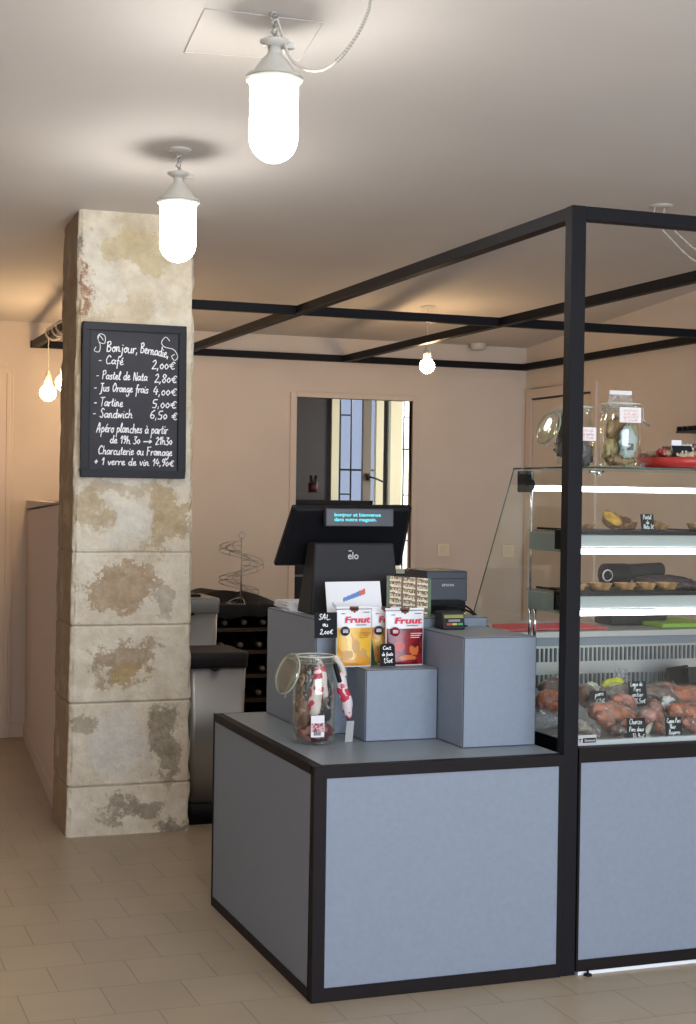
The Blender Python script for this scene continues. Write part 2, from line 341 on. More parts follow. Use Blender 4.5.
# chalk handwriting: single strokes on a grid (x-height 1, ascender 2, descender -1)
G = {
'a': (1.1, [[(.9,.9),(.4,1),(.1,.5),(.35,.05),(.8,.4),(.9,.95),(.85,.3),(1.1,.05)]]),
'b': (1.0, [[(.15,2),(.15,.1),(.2,.8),(.6,1),(.85,.5),(.5,0),(.15,.2)]]),
'c': (.9, [[(.8,.8),(.5,1),(.15,.55),(.4,.02),(.9,.2)]]),
'd': (1.1, [[(.85,.8),(.4,1),(.1,.5),(.4,.02),(.8,.4),(.9,2),(.85,.2),(1.1,.05)]]),
'e': (.95, [[(.1,.45),(.6,.6),(.65,.95),(.35,1),(.12,.5),(.4,.02),(.95,.25)]]),
'f': (.8, [[(.8,1.8),(.55,2),(.4,1.4),(.35,-.9)],[(.05,.95),(.75,1.0)]]),
'g': (1.0, [[(.85,.85),(.4,1),(.12,.5),(.5,.05),(.85,.6),(.85,-.6),(.4,-1),(.1,-.6)]]),
'h': (1.1, [[(.15,2),(.15,0)],[(.15,.5),(.5,1),(.8,.7),(.8,.1),(1.1,.05)]]),
'i': (.5, [[(.2,.95),(.2,.15),(.5,.05)],[(.22,1.4),(.25,1.5)]]),
'j': (.6, [[(.35,.95),(.35,-.6),(.0,-.9)],[(.35,1.4),(.38,1.5)]]),
'k': (.95, [[(.15,2),(.15,0)],[(.75,1),(.2,.45),(.85,.0)]]),
'l': (.6, [[(.1,.4),(.45,1.6),(.3,2),(.15,1.2),(.25,.1),(.6,.15)]]),
'm': (1.5, [[(.1,1),(.15,0),(.25,.8),(.5,1),(.6,.6),(.6,0),(.7,.8),(1,1),(1.1,.6),(1.15,.1),(1.5,.1)]]),
'n': (1.1, [[(.1,1),(.15,0),(.25,.8),(.55,1),(.7,.6),(.72,.1),(1.1,.1)]]),
'o': (.95, [[(.5,1),(.12,.5),(.5,0),(.82,.5),(.5,1),(.95,.9)]]),
'p': (1.0, [[(.15,1),(.1,-1)],[(.15,.6),(.5,1),(.82,.5),(.5,.05),(.15,.2)]]),
'q': (1.0, [[(.85,.85),(.4,1),(.12,.5),(.5,.05),(.85,.6),(.85,-1)]]),
'r': (.8, [[(.1,1),(.15,0),(.25,.8),(.75,1)]]),
's': (.8, [[(.7,.85),(.35,1),(.2,.7),(.6,.4),(.5,.02),(.1,.1)]]),
't': (.75, [[(.35,1.7),(.3,.2),(.7,.1)],[(.05,1.1),(.65,1.15)]]),
'u': (1.1, [[(.1,1),(.15,.2),(.5,.02),(.8,.4),(.82,1),(.85,.15),(1.1,.05)]]),
'v': (.9, [[(.1,1),(.4,0),(.8,1)]]),
'w': (1.3, [[(.1,1),(.3,0),(.6,.8),(.85,0),(1.15,1)]]),
'x': (.9, [[(.1,1),(.8,0)],[(.8,1),(.1,0)]]),
'y': (1.0, [[(.1,1),(.4,.15),(.8,.9)],[(.85,1),(.5,-.5),(.1,-1)]]),
'z': (.9, [[(.1,.95),(.8,1),(.15,.05),(.85,.05)]]),
'A': (1.4, [[(.05,0),(.7,2.1),(.95,0)],[(.15,.8),(1.2,.7)]]),
'B': (1.2, [[(.2,2),(.2,0)],[(.0,1.8),(.7,2.1),(.85,1.5),(.3,1.1),(1,.8),(.8,.1),(.2,.05)]]),
'C': (1.3, [[(1.1,1.7),(.7,2.1),(.15,1.2),(.4,.1),(1.2,.3)]]),
'D': (1.3, [[(.2,2),(.2,0),(.9,.3),(1.1,1.2),(.7,2),(.1,1.9)]]),
'F': (1.2, [[(.2,2),(.2,0)],[(.0,2),(1.1,2.05)],[(.2,1.1),(.8,1.15)]]),
'J': (1.1, [[(.2,1.9),(1.1,2)],[(.7,1.95),(.6,-.3),(.1,-.6)]]),
'L': (1.1, [[(.2,2),(.2,.05),(1,.05)]]),
'N': (1.2, [[(.15,0),(.15,2),(.95,0),(1.0,2)]]),
'O': (1.4, [[(.8,2.05),(.2,1.2),(.6,0),(1.2,1),(.8,2.05),(.5,1.9)]]),
'P': (1.1, [[(.2,2),(.2,0)],[(.05,1.8),(.7,2.1),(.95,1.4),(.3,1.0)]]),
'S': (1.1, [[(1,1.8),(.6,2.1),(.3,1.5),(.8,.8),(.6,.02),(.05,.3)]]),
'T': (1.2, [[(.0,1.95),(1.2,2.05)],[(.6,2),(.5,0)]]),
'V': (1.1, [[(.1,2),(.5,0),(1,2)]]),
'0': (.95, [[(.45,1.1),(.12,.55),(.45,0),(.8,.55),(.45,1.1)]]),
'1': (.7, [[(.05,1.2),(.45,1.9),(.4,0)]]),
'2': (1.1, [[(.15,1.5),(.6,1.9),(.8,1.3),(.2,.1),(.3,.02),(1.0,.1)]]),
'3': (1.0, [[(.15,1.8),(.8,1.85),(.4,1.1),(.85,.6),(.5,.0),(.05,.2)]]),
'4': (1.1, [[(.5,1.9),(.1,.7),(1,.75)],[(.75,1.3),(.65,0)]]),
'5': (1.1, [[(.95,1.9),(.3,1.8),(.2,1.1),(.8,.9),(.7,.1),(.1,.1)]]),
'6': (1.1, [[(.9,1.9),(.3,1.4),(.12,.5),(.5,.0),(.9,.5),(.5,.9),(.2,.6)]]),
'8': (1.0, [[(.8,1.7),(.4,1.9),(.2,1.4),(.8,.6),(.5,0),(.15,.5),(.8,1.4),(.8,1.7)]]),
'9': (1.0, [[(.8,1.6),(.4,1.9),(.15,1.4),(.5,1.0),(.8,1.6),(.7,.6),(.4,0)]]),
',': (.5, [[(.2,.2),(.1,-.35)]]), '.': (.4, [[(.15,.0),(.2,.1)]]), '-': (.9, [[(.1,.7),(.7,.75)]]), "'": (.3, [[(.15,2),(.1,1.6)]]),
'+': (1.1, [[(.1,.8),(.9,.85)],[(.5,1.3),(.5,.3)]]), '/': (.8, [[(.7,1.8),(.1,-.2)]]),
'€': (1.3, [[(1.2,1.3),(.8,1.55),(.35,.8),(.7,.05),(1.2,.2)],[(.05,.95),(.9,1.0)],[(.05,.6),(.85,.65)]]),
'é': (.95, [[(.1,.45),(.6,.6),(.65,.95),(.35,1),(.12,.5),(.4,.02),(.95,.25)],[(.4,1.3),(.7,1.7)]]),
'à': (1.1, [[(.9,.9),(.4,1),(.1,.5),(.35,.05),(.8,.4),(.9,.95),(.85,.3),(1.1,.05)],[(.3,1.7),(.6,1.3)]]),
'>': (2.6, [[(.1,.7),(2.2,.75)],[(1.7,1.15),(2.3,.75),(1.7,.35)]]),
' ': (.8, []),
}
def chalk(lines, o, u, v, parent, m=None, th=.0016, name='chalk_writing'):
    """lines: (text, x, y, x_height, width or None, slope)"""
    u = Vector(u); v = Vector(v); nrm = u.cross(v); o = Vector(o); b = MB(); rnd = random.Random(3)
    for (t, x0, y0, xh, wd, sl) in lines:
        tot = sum(G.get(c, G[' '])[0]*1.02 for c in t); sx = xh if wd is None else wd/tot
        x = x0
        for c in t:
            adv, st = G.get(c, G[' ']); jy = rnd.uniform(-.08, .08)*xh
            for s_ in st:
                pts = [Vector((p[0], p[1], 0)) for p in s_]; pts = cat_rom(pts, 5) if len(pts) > 2 else pts
                P = []
                for p in pts:
                    lx = x+p.x*sx+p.y*xh*.12; ly = y0+jy+p.y*xh+sl*(lx-x0)
                    P.append(o+u*lx+v*ly)
                for i in range(len(P)-1):
                    d = P[i+1]-P[i]
                    if d.length < 1e-7: continue
                    d.normalize(); k = d.cross(nrm)*th*.5*(1+.25*rnd.uniform(-1, 1)); e = nrm*.0006; q = d*th*.2; e = nrm*(.0005+.0000012*(len(b.f) % 700))
                    b.add([P[i]-k-q+e, P[i+1]-k+q+e, P[i+1]+k+q+e, P[i]+k-q+e], [(0, 1, 2, 3)])
            x += adv*sx*1.02
    return b.build(name, m or M_CHALK, parent)
def swirl(o, u, v, pts, parent, th=.0022):
    u = Vector(u); v = Vector(v); nrm = u.cross(v); P = [Vector(o)+u*p.x+v*p.y for p in cat_rom([Vector((a, b, 0)) for a, b in pts], 8)]
    b = MB()
    for i in range(len(P)-1):
        d = (P[i+1]-P[i]).normalized(); k = d.cross(nrm)*th*.5; e = nrm*.0006
        b.add([P[i]-k+e, P[i+1]-k+e, P[i+1]+k+e, P[i]+k+e], [(0, 1, 2, 3)])
    return b.build('chalk_flourish', M_CHALK, parent)

# ================================================================== SETTING
XW = 5.05; YB = 10.02
B((-2.0, -1.3, -.1), (6.8, 15, 0), 'floor', floor_material(), kind='structure')
# gently sloping old ceiling
cb = MB(); y0, y1 = -1.3, 12.2
cb.hexa([(-2, y0, ceil_z(y0)), (XW+.2, y0, ceil_z(y0)), (XW+.2, y1, ceil_z(y1)), (-2, y1, ceil_z(y1)),
         (-2, y0, ceil_z(y0)+.1), (XW+.2, y0, ceil_z(y0)+.1), (XW+.2, y1, ceil_z(y1)+.1), (-2, y1, ceil_z(y1)+.1)])
cb.build('ceiling', M_CEIL, kind='structure')
DX0, DX1, DZ = 3.28, 4.15, 2.285
wb = MB(); wb.box((-2, YB, 0), (.52, YB+.05, 2.9)); wb.box((.52, YB, 2.33), (1.28, YB+.05, 2.9)); wb.box((1.28, YB, 0), (DX0, YB+.05, 2.9))
wb.box((DX0, YB, DZ), (DX1, YB+.05, 2.9)); wb.box((DX1, YB, 0), (XW, YB+.05, 2.9))
wb.build('wall_back', M_WALL, kind='structure')
B((XW, -1.3, 0), (XW+.15, YB+.14, 3.6), 'wall_right', M_WALL, kind='structure')
B((-2.1, -1.3, 0), (-1.9, YB+.14, 3.6), 'wall_left', M_WALL, kind='structure')
fb = MB(); fb.box((-2, -1.3, 0), (0.0, -1.15, 3.6)); fb.box((0, -1.3, 2.85), (4.4, -1.15, 3.6)); fb.box((4.4, -1.3, 0), (XW, -1.15, 3.6)); fb.box((0, -1.3, 0), (4.4, -1.15, .35))
fb.build('wall_front', M_WALL, kind='structure')
# doorway casing
cs = MB()
for a, b_ in (((DX0-.045, YB-.022, 0), (DX0, YB+.052, DZ+.035)), ((DX1, YB-.022, 0), (DX1+.04, YB+.052, DZ+.035)), ((DX0, YB-.022, DZ), (DX1, YB+.052, DZ+.035))): cs.box(a, b_)
cs.build('trim_1', M_TRIM, kind='structure', bevel=.004)
cs = MB()
for a, b_ in (((1.245, YB-.02, 0), (1.345, YB, 2.40)), ((.45, YB-.02, 2.31), (1.245, YB, 2.40))): cs.box(a, b_)
cs.box((1.30, YB-.028, 0), (1.325, YB-.02, 2.37))
cs.build('trim_2', M_TRIM, kind='structure', bevel=.003)
B((.50, YB+.051, 0), (1.30, YB+.10, 2.36), 'door_light_stop', M_IRON, kind='structure')  # added dark sheet that stops sky light leaking through the door gap
B((.52, YB+.01, .005), (1.235, YB+.05, 2.30), 'door_1', M_TRIM, kind='structure', bevel=.003)
B((1.345, YB-.012, 0), (3.2, YB, .09), 'baseboard_back', M_TRIM, kind='structure', bevel=.003)
# door in the right wall
d0, d1 = 9.02, 9.90
cs = MB(); t0 = 2.33
cs.box((XW-.02, d1, 0), (XW, d1+.07, t0+.07)); cs.box((XW-.02, d0-.07, 0), (XW, d0, t0+.07)); cs.box((XW-.02, d0, t0), (XW, d1, t0+.07))
cs.build('trim_3', M_TRIM, kind='structure', bevel=.003)
dd = B((XW-.008, d0+.012, .01), (XW, d1-.012, t0-.014), 'door_2', M_WALL, kind='structure', bevel=.002)
MB().box((XW-.012, d0, t0-.012), (XW-.001, d1, t0)).build('door_gap', M_IRON, dd)
# access hatch in the ceiling
def ceil_hit(px, py):
    z = 2.9
    for _ in range(40): P = onz(px, py, z); z = .5*z+.5*ceil_z(P.y)
    return P
hc = [ceil_hit(*q) for q in ((205, 8), (323, 22), (300, 60), (184, 52))]
hb = MB(); hb.hexa([p-Vector((0, 0, .001)) for p in hc]+[p+Vector((0, 0, .01)) for p in hc])
MB().tube([p-Vector((0, 0, .002)) for p in hc], .0018, 6, closed=True).build('trim_6', mat('hatch_gap', (.60, .56, .52), .8), kind='structure')
hc_o = hb.build('trim_4', mat('hatch_paint', (.73, .685, .64), .8), kind='structure', bevel=.001)
# stone pillar
SM = stone_material()
pb = bmesh.new(); bmesh.ops.create_cube(pb, size=1)
me = bpy.data.meshes.new('stone_pillar'); NZ, NX, NY = 150, 30, 20
pl = MB()
def pgrid(f, nu, nv):
    vs = [f(i/nu, j/nv) for j in range(nv+1) for i in range(nu+1)]
    pl.add(vs, [(j*(nu+1)+i, j*(nu+1)+i+1, (j+1)*(nu+1)+i+1, (j+1)*(nu+1)+i) for j in range(nv) for i in range(nu)], None, False)
PX0, PX1, PY0, PY1, PH = 1.212, 1.80, 7.025, 7.44, 2.915
def pw(x, y, z):
    tp = z/PH; q = Vector((x, y, z))
    n_ = noise.noise(q*5)*.006+noise.noise(q*18)*.003
    fx = (x-(PX0+PX1)/2)/((PX1-PX0)/2); fy = (y-(PY0+PY1)/2)/((PY1-PY0)/2)
    xx = x-.012*tp*(1 if fx > 0 else 0)*fx; xx += .022*tp*max(0, -fx)
    if abs(fx) > .98 and fy < -.98:
        c = .008+.018*max(0, noise.noise(Vector((fx*3, 0, z*7))))+.012*max(0, noise.noise(Vector((5, fx, z*22))))
        xx -= c*fx*.8; y += c
    gr = 0
    for zz in (1.326, .983, .622, .232):
        gr = max(gr, 1-abs(z-zz)/.009)
    gr = max(0, gr)*.007
    if fy < -.98: y += n_+gr
    if fy > .98: y -= n_
    if fx < -.98: xx += n_+gr
    if fx > .98: xx -= abs(n_)*2+gr+.01*max(0, noise.noise(Vector((2, 2, z*5))))
    return Vector((xx, y, z))
pgrid(lambda u, v: pw(PX0+(PX1-PX0)*u, PY0, PH*v), NX, NZ*2)
pgrid(lambda u, v: pw(PX1, PY0+(PY1-PY0)*u, PH*v), NY, NZ*2)
pgrid(lambda u, v: pw(PX1-(PX1-PX0)*u, PY1, PH*v), NX, NZ*2)
pgrid(lambda u, v: pw(PX0, PY1-(PY1-PY0)*u, PH*v), NY, NZ*2)
pillar = pl.build('stone_pillar', SM, kind='structure')
tag(pillar, 'old limestone block pillar with flaking plaster, standing left of the counter', 'pillar')
# low partition from the pillar to the back wall
def slant(n0, p, q, th, z0, z1a, z1b, m, **k):
    p = Vector((*p, 0)); q = Vector((*q, 0)); d = (q-p).normalized(); s = Vector((d.y, -d.x, 0))*th
    b = MB(); b.hexa([p+Vector((0, 0, z0)), p+s+Vector((0, 0, z0)), q+s+Vector((0, 0, z0)), q+Vector((0, 0, z0)),
                      p+Vector((0, 0, z1a)), p+s+Vector((0, 0, z1a)), q+s+Vector((0, 0, z1b)), q+Vector((0, 0, z1b))])
    return b.build(n0, m, **k)
slant('wall_partition', (1.245, 7.43), (1.445, YB), .08, 0, 1.545, 1.475, M_PART, kind='structure')
slant('trim_5', (1.24, 7.43), (1.44, YB), .10, 1.545, 1.56, 1.49, M_PART, kind='structure')
bm2 = slant('baseboard_partition', (1.233, 7.43), (1.433, YB), .012, 0, .08, .08, M_PART, kind='structure')

# back room: dim room with a barred window onto a courtyard
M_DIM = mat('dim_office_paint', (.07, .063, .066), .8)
rb = MB(); YW = 12.0
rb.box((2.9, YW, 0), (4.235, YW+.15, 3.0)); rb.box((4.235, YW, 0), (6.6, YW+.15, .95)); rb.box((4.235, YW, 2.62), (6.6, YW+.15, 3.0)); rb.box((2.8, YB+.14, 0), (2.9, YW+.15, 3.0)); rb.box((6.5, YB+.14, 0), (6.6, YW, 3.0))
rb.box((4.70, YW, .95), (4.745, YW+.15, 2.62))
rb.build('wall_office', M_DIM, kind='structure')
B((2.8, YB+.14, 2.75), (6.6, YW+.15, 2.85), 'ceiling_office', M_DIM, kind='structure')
wf = MB()
for a, b_ in (((4.235, YW-.03, .95), (4.30, YW+.02, 2.62)), ((4.635, YW-.03, .95), (4.70, YW+.02, 2.62)), ((4.30, YW-.03, .95), (4.635, YW+.02, 1.02)), ((4.30, YW-.03, 2.55), (4.635, YW+.02, 2.62))): wf.box(a, b_)
win1 = wf.build('window_1', M_CREAM, kind='structure')
MB().box((4.505, YW-.05, 1.0), (4.585, YW-.015, 2.58)).build('meeting_stile', mat('grey_brown_stile', (.20, .17, .14), .5), win1, .006)
MB().box((4.30, YW-.006, 1.02), (4.635, YW, 2.55)).build('pane', M_GLASS, win1)
hp = ony(368, 477, YW-.06)
MB().tube([hp, hp-Vector((0, .04, 0)), hp+Vector((.05, -.05, -.012)), hp+Vector((.12, -.05, -.04))], .008).lathe([(.016, -.03), (.016, .03)], hp, 12).build('window_handle', M_IRON, win1)
wf = MB()
for a, b_ in (((4.745, YW-.03, .95), (4.765, YW+.02, 2.62)), ((5.4, YW-.03, .95), (5.46, YW+.02, 2.62)), ((4.775, YW-.03, .95), (5.4, YW+.02, .99)), ((4.775, YW-.03, 2.56), (5.4, YW+.02, 2.62))): wf.box(a, b_)
win2 = wf.build('window_2', mat('grey_window_edge', (.32, .34, .32), .4), kind='structure')
MB().box((4.775, YW-.006, .99), (5.4, YW, 2.56)).build('pane', M_GLASS, win2)
MB().box((4.765, YW-.02, .99), (4.875, YW+.015, 2.56)).build('wide_jamb', M_CREAM, win2)
B((5.44, 13.9, -.1), (7.6, 14.05, 3.4), 'wall_courtyard', mat('pale_courtyard_render', (.88, .87, .82), .8), kind='structure')
g = thing('window_grille', (4.7, YW+.28, .95), 'dark iron security grille of thin bars outside the office window', 'grille')
for x in [ony(q_, 450, YW+.28).x for q_ in (340, 351, 377, 403.5, 409.5)]: MB().tube([(x, YW+.28, .95), (x, YW+.28, 2.7)], .008).build('bar', M_IRON, g)
for z in (1.83,): MB().tube([(4.21, YW+.14, z), (4.21, YW+.29, z)], .008).build('wall_stub', M_IRON, g)
for z, xa, xb in ((1.83, 4.2, 4.75), (2.02, 4.88, 5.2)): MB().box((xa, YW+.265, z-.008), (xb, YW+.295, z+.008)).build('crossbar', M_IRON, g)
for z in (1.62, 2.30, 1.22):
    for xa, xb in ((ony(341, 450, YW+.28).x, ony(350, 450, YW+.28).x), (ony(403, 450, YW+.28).x, ony(409, 450, YW+.28).x)): MB().box((xa, YW+.27, z-.006), (xb, YW+.29, z+.006)).build('tie', M_IRON, g)

# ================================================================== BLACK STEEL FRAME
T = .046; FZ = 2.584
fr = thing('steel_frame', (2.46, 4.535, 0), 'black square-tube steel canopy frame rising over the counter and display case', 'frame')
MB().box((2.436, 4.51, .0), (2.49, 4.56, FZ)).build('post', M_BLACK, fr, .003)
MB().box((3.65, 4.51, .0), (3.70, 4.56, FZ-T)).build('post', M_BLACK, fr, .003)
MB().box((2.49, 4.512, FZ-T), (XW-.002, 4.512+T, FZ)).build('front_beam', M_BLACK, fr, .003)
MB().box((2.44, 4.56, FZ-T), (2.44+T, YB-.05, FZ)).build('side_beam', M_BLACK, fr, .003)
MB().box((3.60, 4.56, FZ-T), (3.60+T, YB-.05, FZ)).build('middle_beam', M_BLACK, fr, .003)
MB().box((XW-.06, 4.56, FZ-T), (XW-.06+T, YB-.05, FZ)).build('wall_side_beam', M_BLACK, fr, .003)
MB().box((1.48, 7.48, FZ-T+.001), (XW-.002, 7.48+T, FZ+.001)).build('cross_beam', M_BLACK, fr, .003)
MB().box((1.45, YB-.05, FZ-T+.001), (XW-.002, YB-.004, FZ+.001)).build('back_beam', M_BLACK, fr, .003)
MB().box((1.455, 7.527, FZ-T), (1.455+T, YB-.05, FZ)).build('short_beam', M_BLACK, fr, .003)

# ================================================================== COUNTER
CX0, CX1, CY0, CY1, CZ = 1.552, 2.434, 4.505, 5.715, .747
ct = thing('sales_counter', (2.0, 5.1, 0), 'blue-grey panelled sales counter edged in black steel, below the till', 'counter')
b = MB(); q = .038
b.box((CX0, CY0, 0), (CX1, CY0+q, .045)); b.box((CX0, CY0, CZ-.038), (CX1, CY0+q, CZ)); b.box((CX0, CY0, .045), (CX0+.043, CY0+q, CZ-.038)); b.box((CX1-.016, CY0, .045), (CX1, CY0+q, CZ-.038))
b.box((CX0, CY0+q, 0), (CX0+q, CY1, .035)); b.box((CX0, CY0+q, CZ-.03), (CX0+q, CY1, CZ)); b.box((CX0, CY1, 0), (CX1, CY1+.01, CZ))
b.build('frame', M_BAND, ct, .002)
MB().box((CX0+.042, CY0+.005, .044), (CX1-.016, CY0+.02, CZ-.037)).build('front_panel', M_PANEL, ct)
MB().box((CX0+.004, CY0+.03, .034), (CX0+.02, CY1, CZ-.029)).build('side_panel', M_PANEL, ct)
MB().box((CX0+.036, CY0+.036, CZ-.03), (CX1, CY1, CZ)).build('countertop', M_TOP, ct)
def riser(name, x0, x1, y0, y1, z0, z1, label):
    t = thing(name, ((x0+x1)/2, (y0+y1)/2, z0), label, 'display box'); e = .0035
    MB().box((x0+.001, y0+.001, z0+.001), (x1-.001, y1-.001, z1-.001)).build('core', M_EDGE, t)
    MB().box((x0+e, y0-.0006, z0+e), (x1-e, y0+.003, z1-e)).build('front_panel', M_PANEL, t)
    MB().box((x0-.0006, y0+e, z0+e), (x0+.003, y1-e, z1-e)).build('side_panel', M_PANEL, t)
    MB().box((x0+e, y0+e, z1-.003), (x1-e, y1-e, z1+.0006)).build('top_panel', M_TOP, t)
    return t
AX0, AX1, AY0, AZ = 2.155, 2.432, 4.712, 1.125
BX0, BY0, BZ = 1.76, 5.112, 1.16
DX_, DY_, DZ_ = 1.881, 4.925, .998
riser('display_box', AX0, AX1, AY0, BY0-.002, CZ, AZ, 'tall blue-grey display box at the right end of the counter, below the card terminal')
riser('display_box', BX0, AX1, BY0, 5.70, CZ, BZ, 'largest blue-grey display box at the back of the counter, carrying the till')
riser('display_box', DX_, AX0-.002, DY_, BY0-.002, CZ, DZ_, 'small low blue-grey display box under the fruit snack pouches')

# ================================================================== DISPLAY CASE
KX0, KX1 = 2.50, 3.64; KF, KB = 4.562, 5.76
cab = thing('display_case', (3.07, 5.1, 0), 'refrigerated glass display case with lit shelves behind the black post', 'display case')
b = MB(); yy = CY0
b.box((2.492, yy, .012), (3.65, yy+.038, .05)); b.box((2.492, yy, .716), (3.65, yy+.05, .765)); b.box((2.492, yy, .05), (2.50, yy+.038, .716))
b.build('base_frame', M_BAND, cab, .002)
MB().box((2.50, yy+.006, .05), (3.65, yy+.02, .716)).build('base_panel', M_PANEL, cab)
MB().box((2.50, yy+.001, .0), (3.65, yy+.03, .0115)).build('floor_sheen_strip', mat('painted_floor_sheen', (.8, .85, .9), .4), cab)  # pale strip painted as the light reflected on the floor under the frame
for x in (2.53, 3.2): MB().lathe([(.006, 0), (.014, .001), (.014, .006), (.004, .008), (.004, .02)], (x, yy-.012, 0), 12).build('foot', M_PLAST, cab)
MB().box((2.495, 4.60, .05), (3.64, KB, .70)).build('cabinet_body', M_DGREY, cab)
b = MB(); b.box((2.497, 4.562, .70), (2.503, 5.26, .772)); b.build('side_base_strip', M_PLAST, cab)
MB().box((2.50, 4.575, .70), (3.64, 5.285, .775)).build('tub_floor', M_STEEL, cab)
MB().box((2.506, 4.568, .745), (3.64, 4.585, .779)).build('front_lip', mat('pale_lip', (.5, .55, .55), .3), cab)
# slotted back wall of the tub
b = MB(); b.box((2.50, 5.29, .775), (3.64, 5.30, 1.045), M_STEEL)
ms = mat('vent_slot', (.08, .085, .09), .7)
x = 2.515
while x < 3.62:
    b.box((x, 5.284, .965), (x+.008, 5.2905, 1.018), ms); b.box((x, 5.284, .865), (x+.008, 5.2905, .915), ms); x += .0195
b.box((2.50, 5.26, .775), (3.64, 5.30, .80), M_STEEL)
b.build('slotted_back_wall', M_STEEL, cab)
b = MB(); b.box((2.50, 5.262, 1.03), (3.64, 5.30, 1.062)); b.build('ledge_edge', mat('blue_grey_metal', (.22, .25, .29), .4, .4), cab)
MB().box((2.43, 5.255, 1.062), (3.64, KB, 1.086)).build('rear_worktop', mat('matt_steel_worktop', (.5, .5, .49), .4, .5), cab, .002)
MB().box((2.50, 5.31, .70), (3.64, KB-.01, 1.06)).build('rear_body', M_DGREY, cab)
# glass
MB().box((2.508, KF, .78), (3.64, KF+.006, 1.708)).build('front_glass', M_GLASS, cab)
b = MB(); sx0, sx1 = 2.500, 2.506
pts = [(4.562, .775), (5.26, .775), (5.30, 1.09), (5.425, 1.09), (5.055, 1.708), (4.562, 1.708)]
b.add([(sx0, y, z) for y, z in pts]+[(sx1, y, z) for y, z in pts], [(0, 1, 2, 3, 4, 5), (11, 10, 9, 8, 7, 6)]+[(i, (i+1) % 6, (i+1) % 6+6, i+6) for i in range(6)])
b.build('side_glass', M_GLASS, cab)
b = MB(); b.tube([(2.503, 5.425, 1.09), (2.503, 5.055, 1.708)], .0022); b.tube([(2.503, 5.055, 1.711), (2.503, 4.565, 1.711)], .003); b.tube([(2.506, 4.565, .78), (2.506, 4.565, 1.708)], .0045); b.tube([(2.503, 4.560, 1.711), (3.64, 4.560, 1.711)], .003)
b.build('glass_edge', M_GLASSE, cab)
MB().box((2.50, 4.562, 1.708), (3.64, 5.055, 1.715)).build('top_glass', glass('top_glass_sheet', (.80, .88, .88), .06, .6), cab)
M_FASC = mat('white_fascia', (.36, .38, .37), .4)
def led(y, z, r=.010):
    MB().tube([(2.515, y, z), (3.63, y, z)], r, 12).build('led_tube', M_LED, cab)
led(4.955, 1.640)
b = MB(); b.box((2.507, 4.955, 1.655), (2.535, 5.035, 1.703)); b.lathe([(.022, 0), (.024, .015), (.02, .025)], (2.507, 4.955, 1.652), 16, rot=Matrix.Rotation(R(90), 3, 'Y')); b.box((2.505, 4.95, 1.625), (2.53, 5.03, 1.66)); b.build('clamp', M_PLAST, cab, .004)
for zt, zl in ((1.484, 1.422), (1.270, 1.207)):
    MB().box((2.513, 4.66, zt), (3.63, 4.955, zt+.006)).build('shelf_glass', glass('shelf_glass_%d' % int(zt*100), (.80, .86, .86), .03, .5), cab)
    MB().box((2.513, 4.655, zt-.004), (3.63, 4.662, zt+.008)).build('shelf_edge', M_PLAST, cab)
    MB().box((2.515, 4.664, zl+.014), (3.63, 4.69, zt-.005)).build('shelf_fascia', M_FASC, cab, .003)
    MB().box((2.515, 4.690, zl-.004), (2.523, 4.945, zt-.002)).build('side_plate', mat('grey_green_plate', (.28, .31, .30), .3), cab)
    b = MB(); b.box((2.506, 4.655, zl+.005), (2.526, 4.735, zt+.012)); b.lathe([(.018, 0), (.02, .012), (.018, .026)], (2.504, 4.672, zl+.006), 16, rot=Matrix.Rotation(R(90), 3, 'Y')); b.build('bracket', M_PLAST, cab, .003)
    led(4.665, zl)
b = MB(); 
for y in (4.905, 4.945): b.tube([(2.522, y, 1.09), (2.522, y, 1.21)], .006)
b.tube([(2.522, 4.945, 1.19), (2.522, 4.945, 1.70)], .004)
b.build('support_post', M_CHROME, cab)
for x in (3.6,): MB().tube([(x, 4.945, .78), (x, 4.945, 1.70)], .005).build('support_post', M_CHROME, cab)
MB().lathe([(.007, -.01), (.011, -.008), (.011, .008), (.007, .01)], (2.60, 4.60, 1.694), 14).tube([(2.56, 4.59, 1.697), (2.62, 4.60, 1.697)], .005).build('glass_fixing', M_CHROME, cab)
# maker's sticker
st = tag(MB().box((2.512, 4.5575, .762), (2.585, 4.5615, .80)).build('sticker', mat('silver_sticker', (.5, .5, .52), .3), cab), 'silver and black maker sticker')
MB().box((2.533, 4.5565, .774), (2.582, 4.558, .790)).build('nameplate', M_PLAST, st)
lettering('Oprensure', (2.5575, 4.5563, .778), (1, 0, 0), (0, 0, 1), .009, M_CHALK, st, width=.040, shear=.3)
lettering('T', (2.522, 4.5573, .776), (1, 0, 0), (0, 0, 1), .012, M_PLAST, st, name='emblem', width=.013, bold=.03)

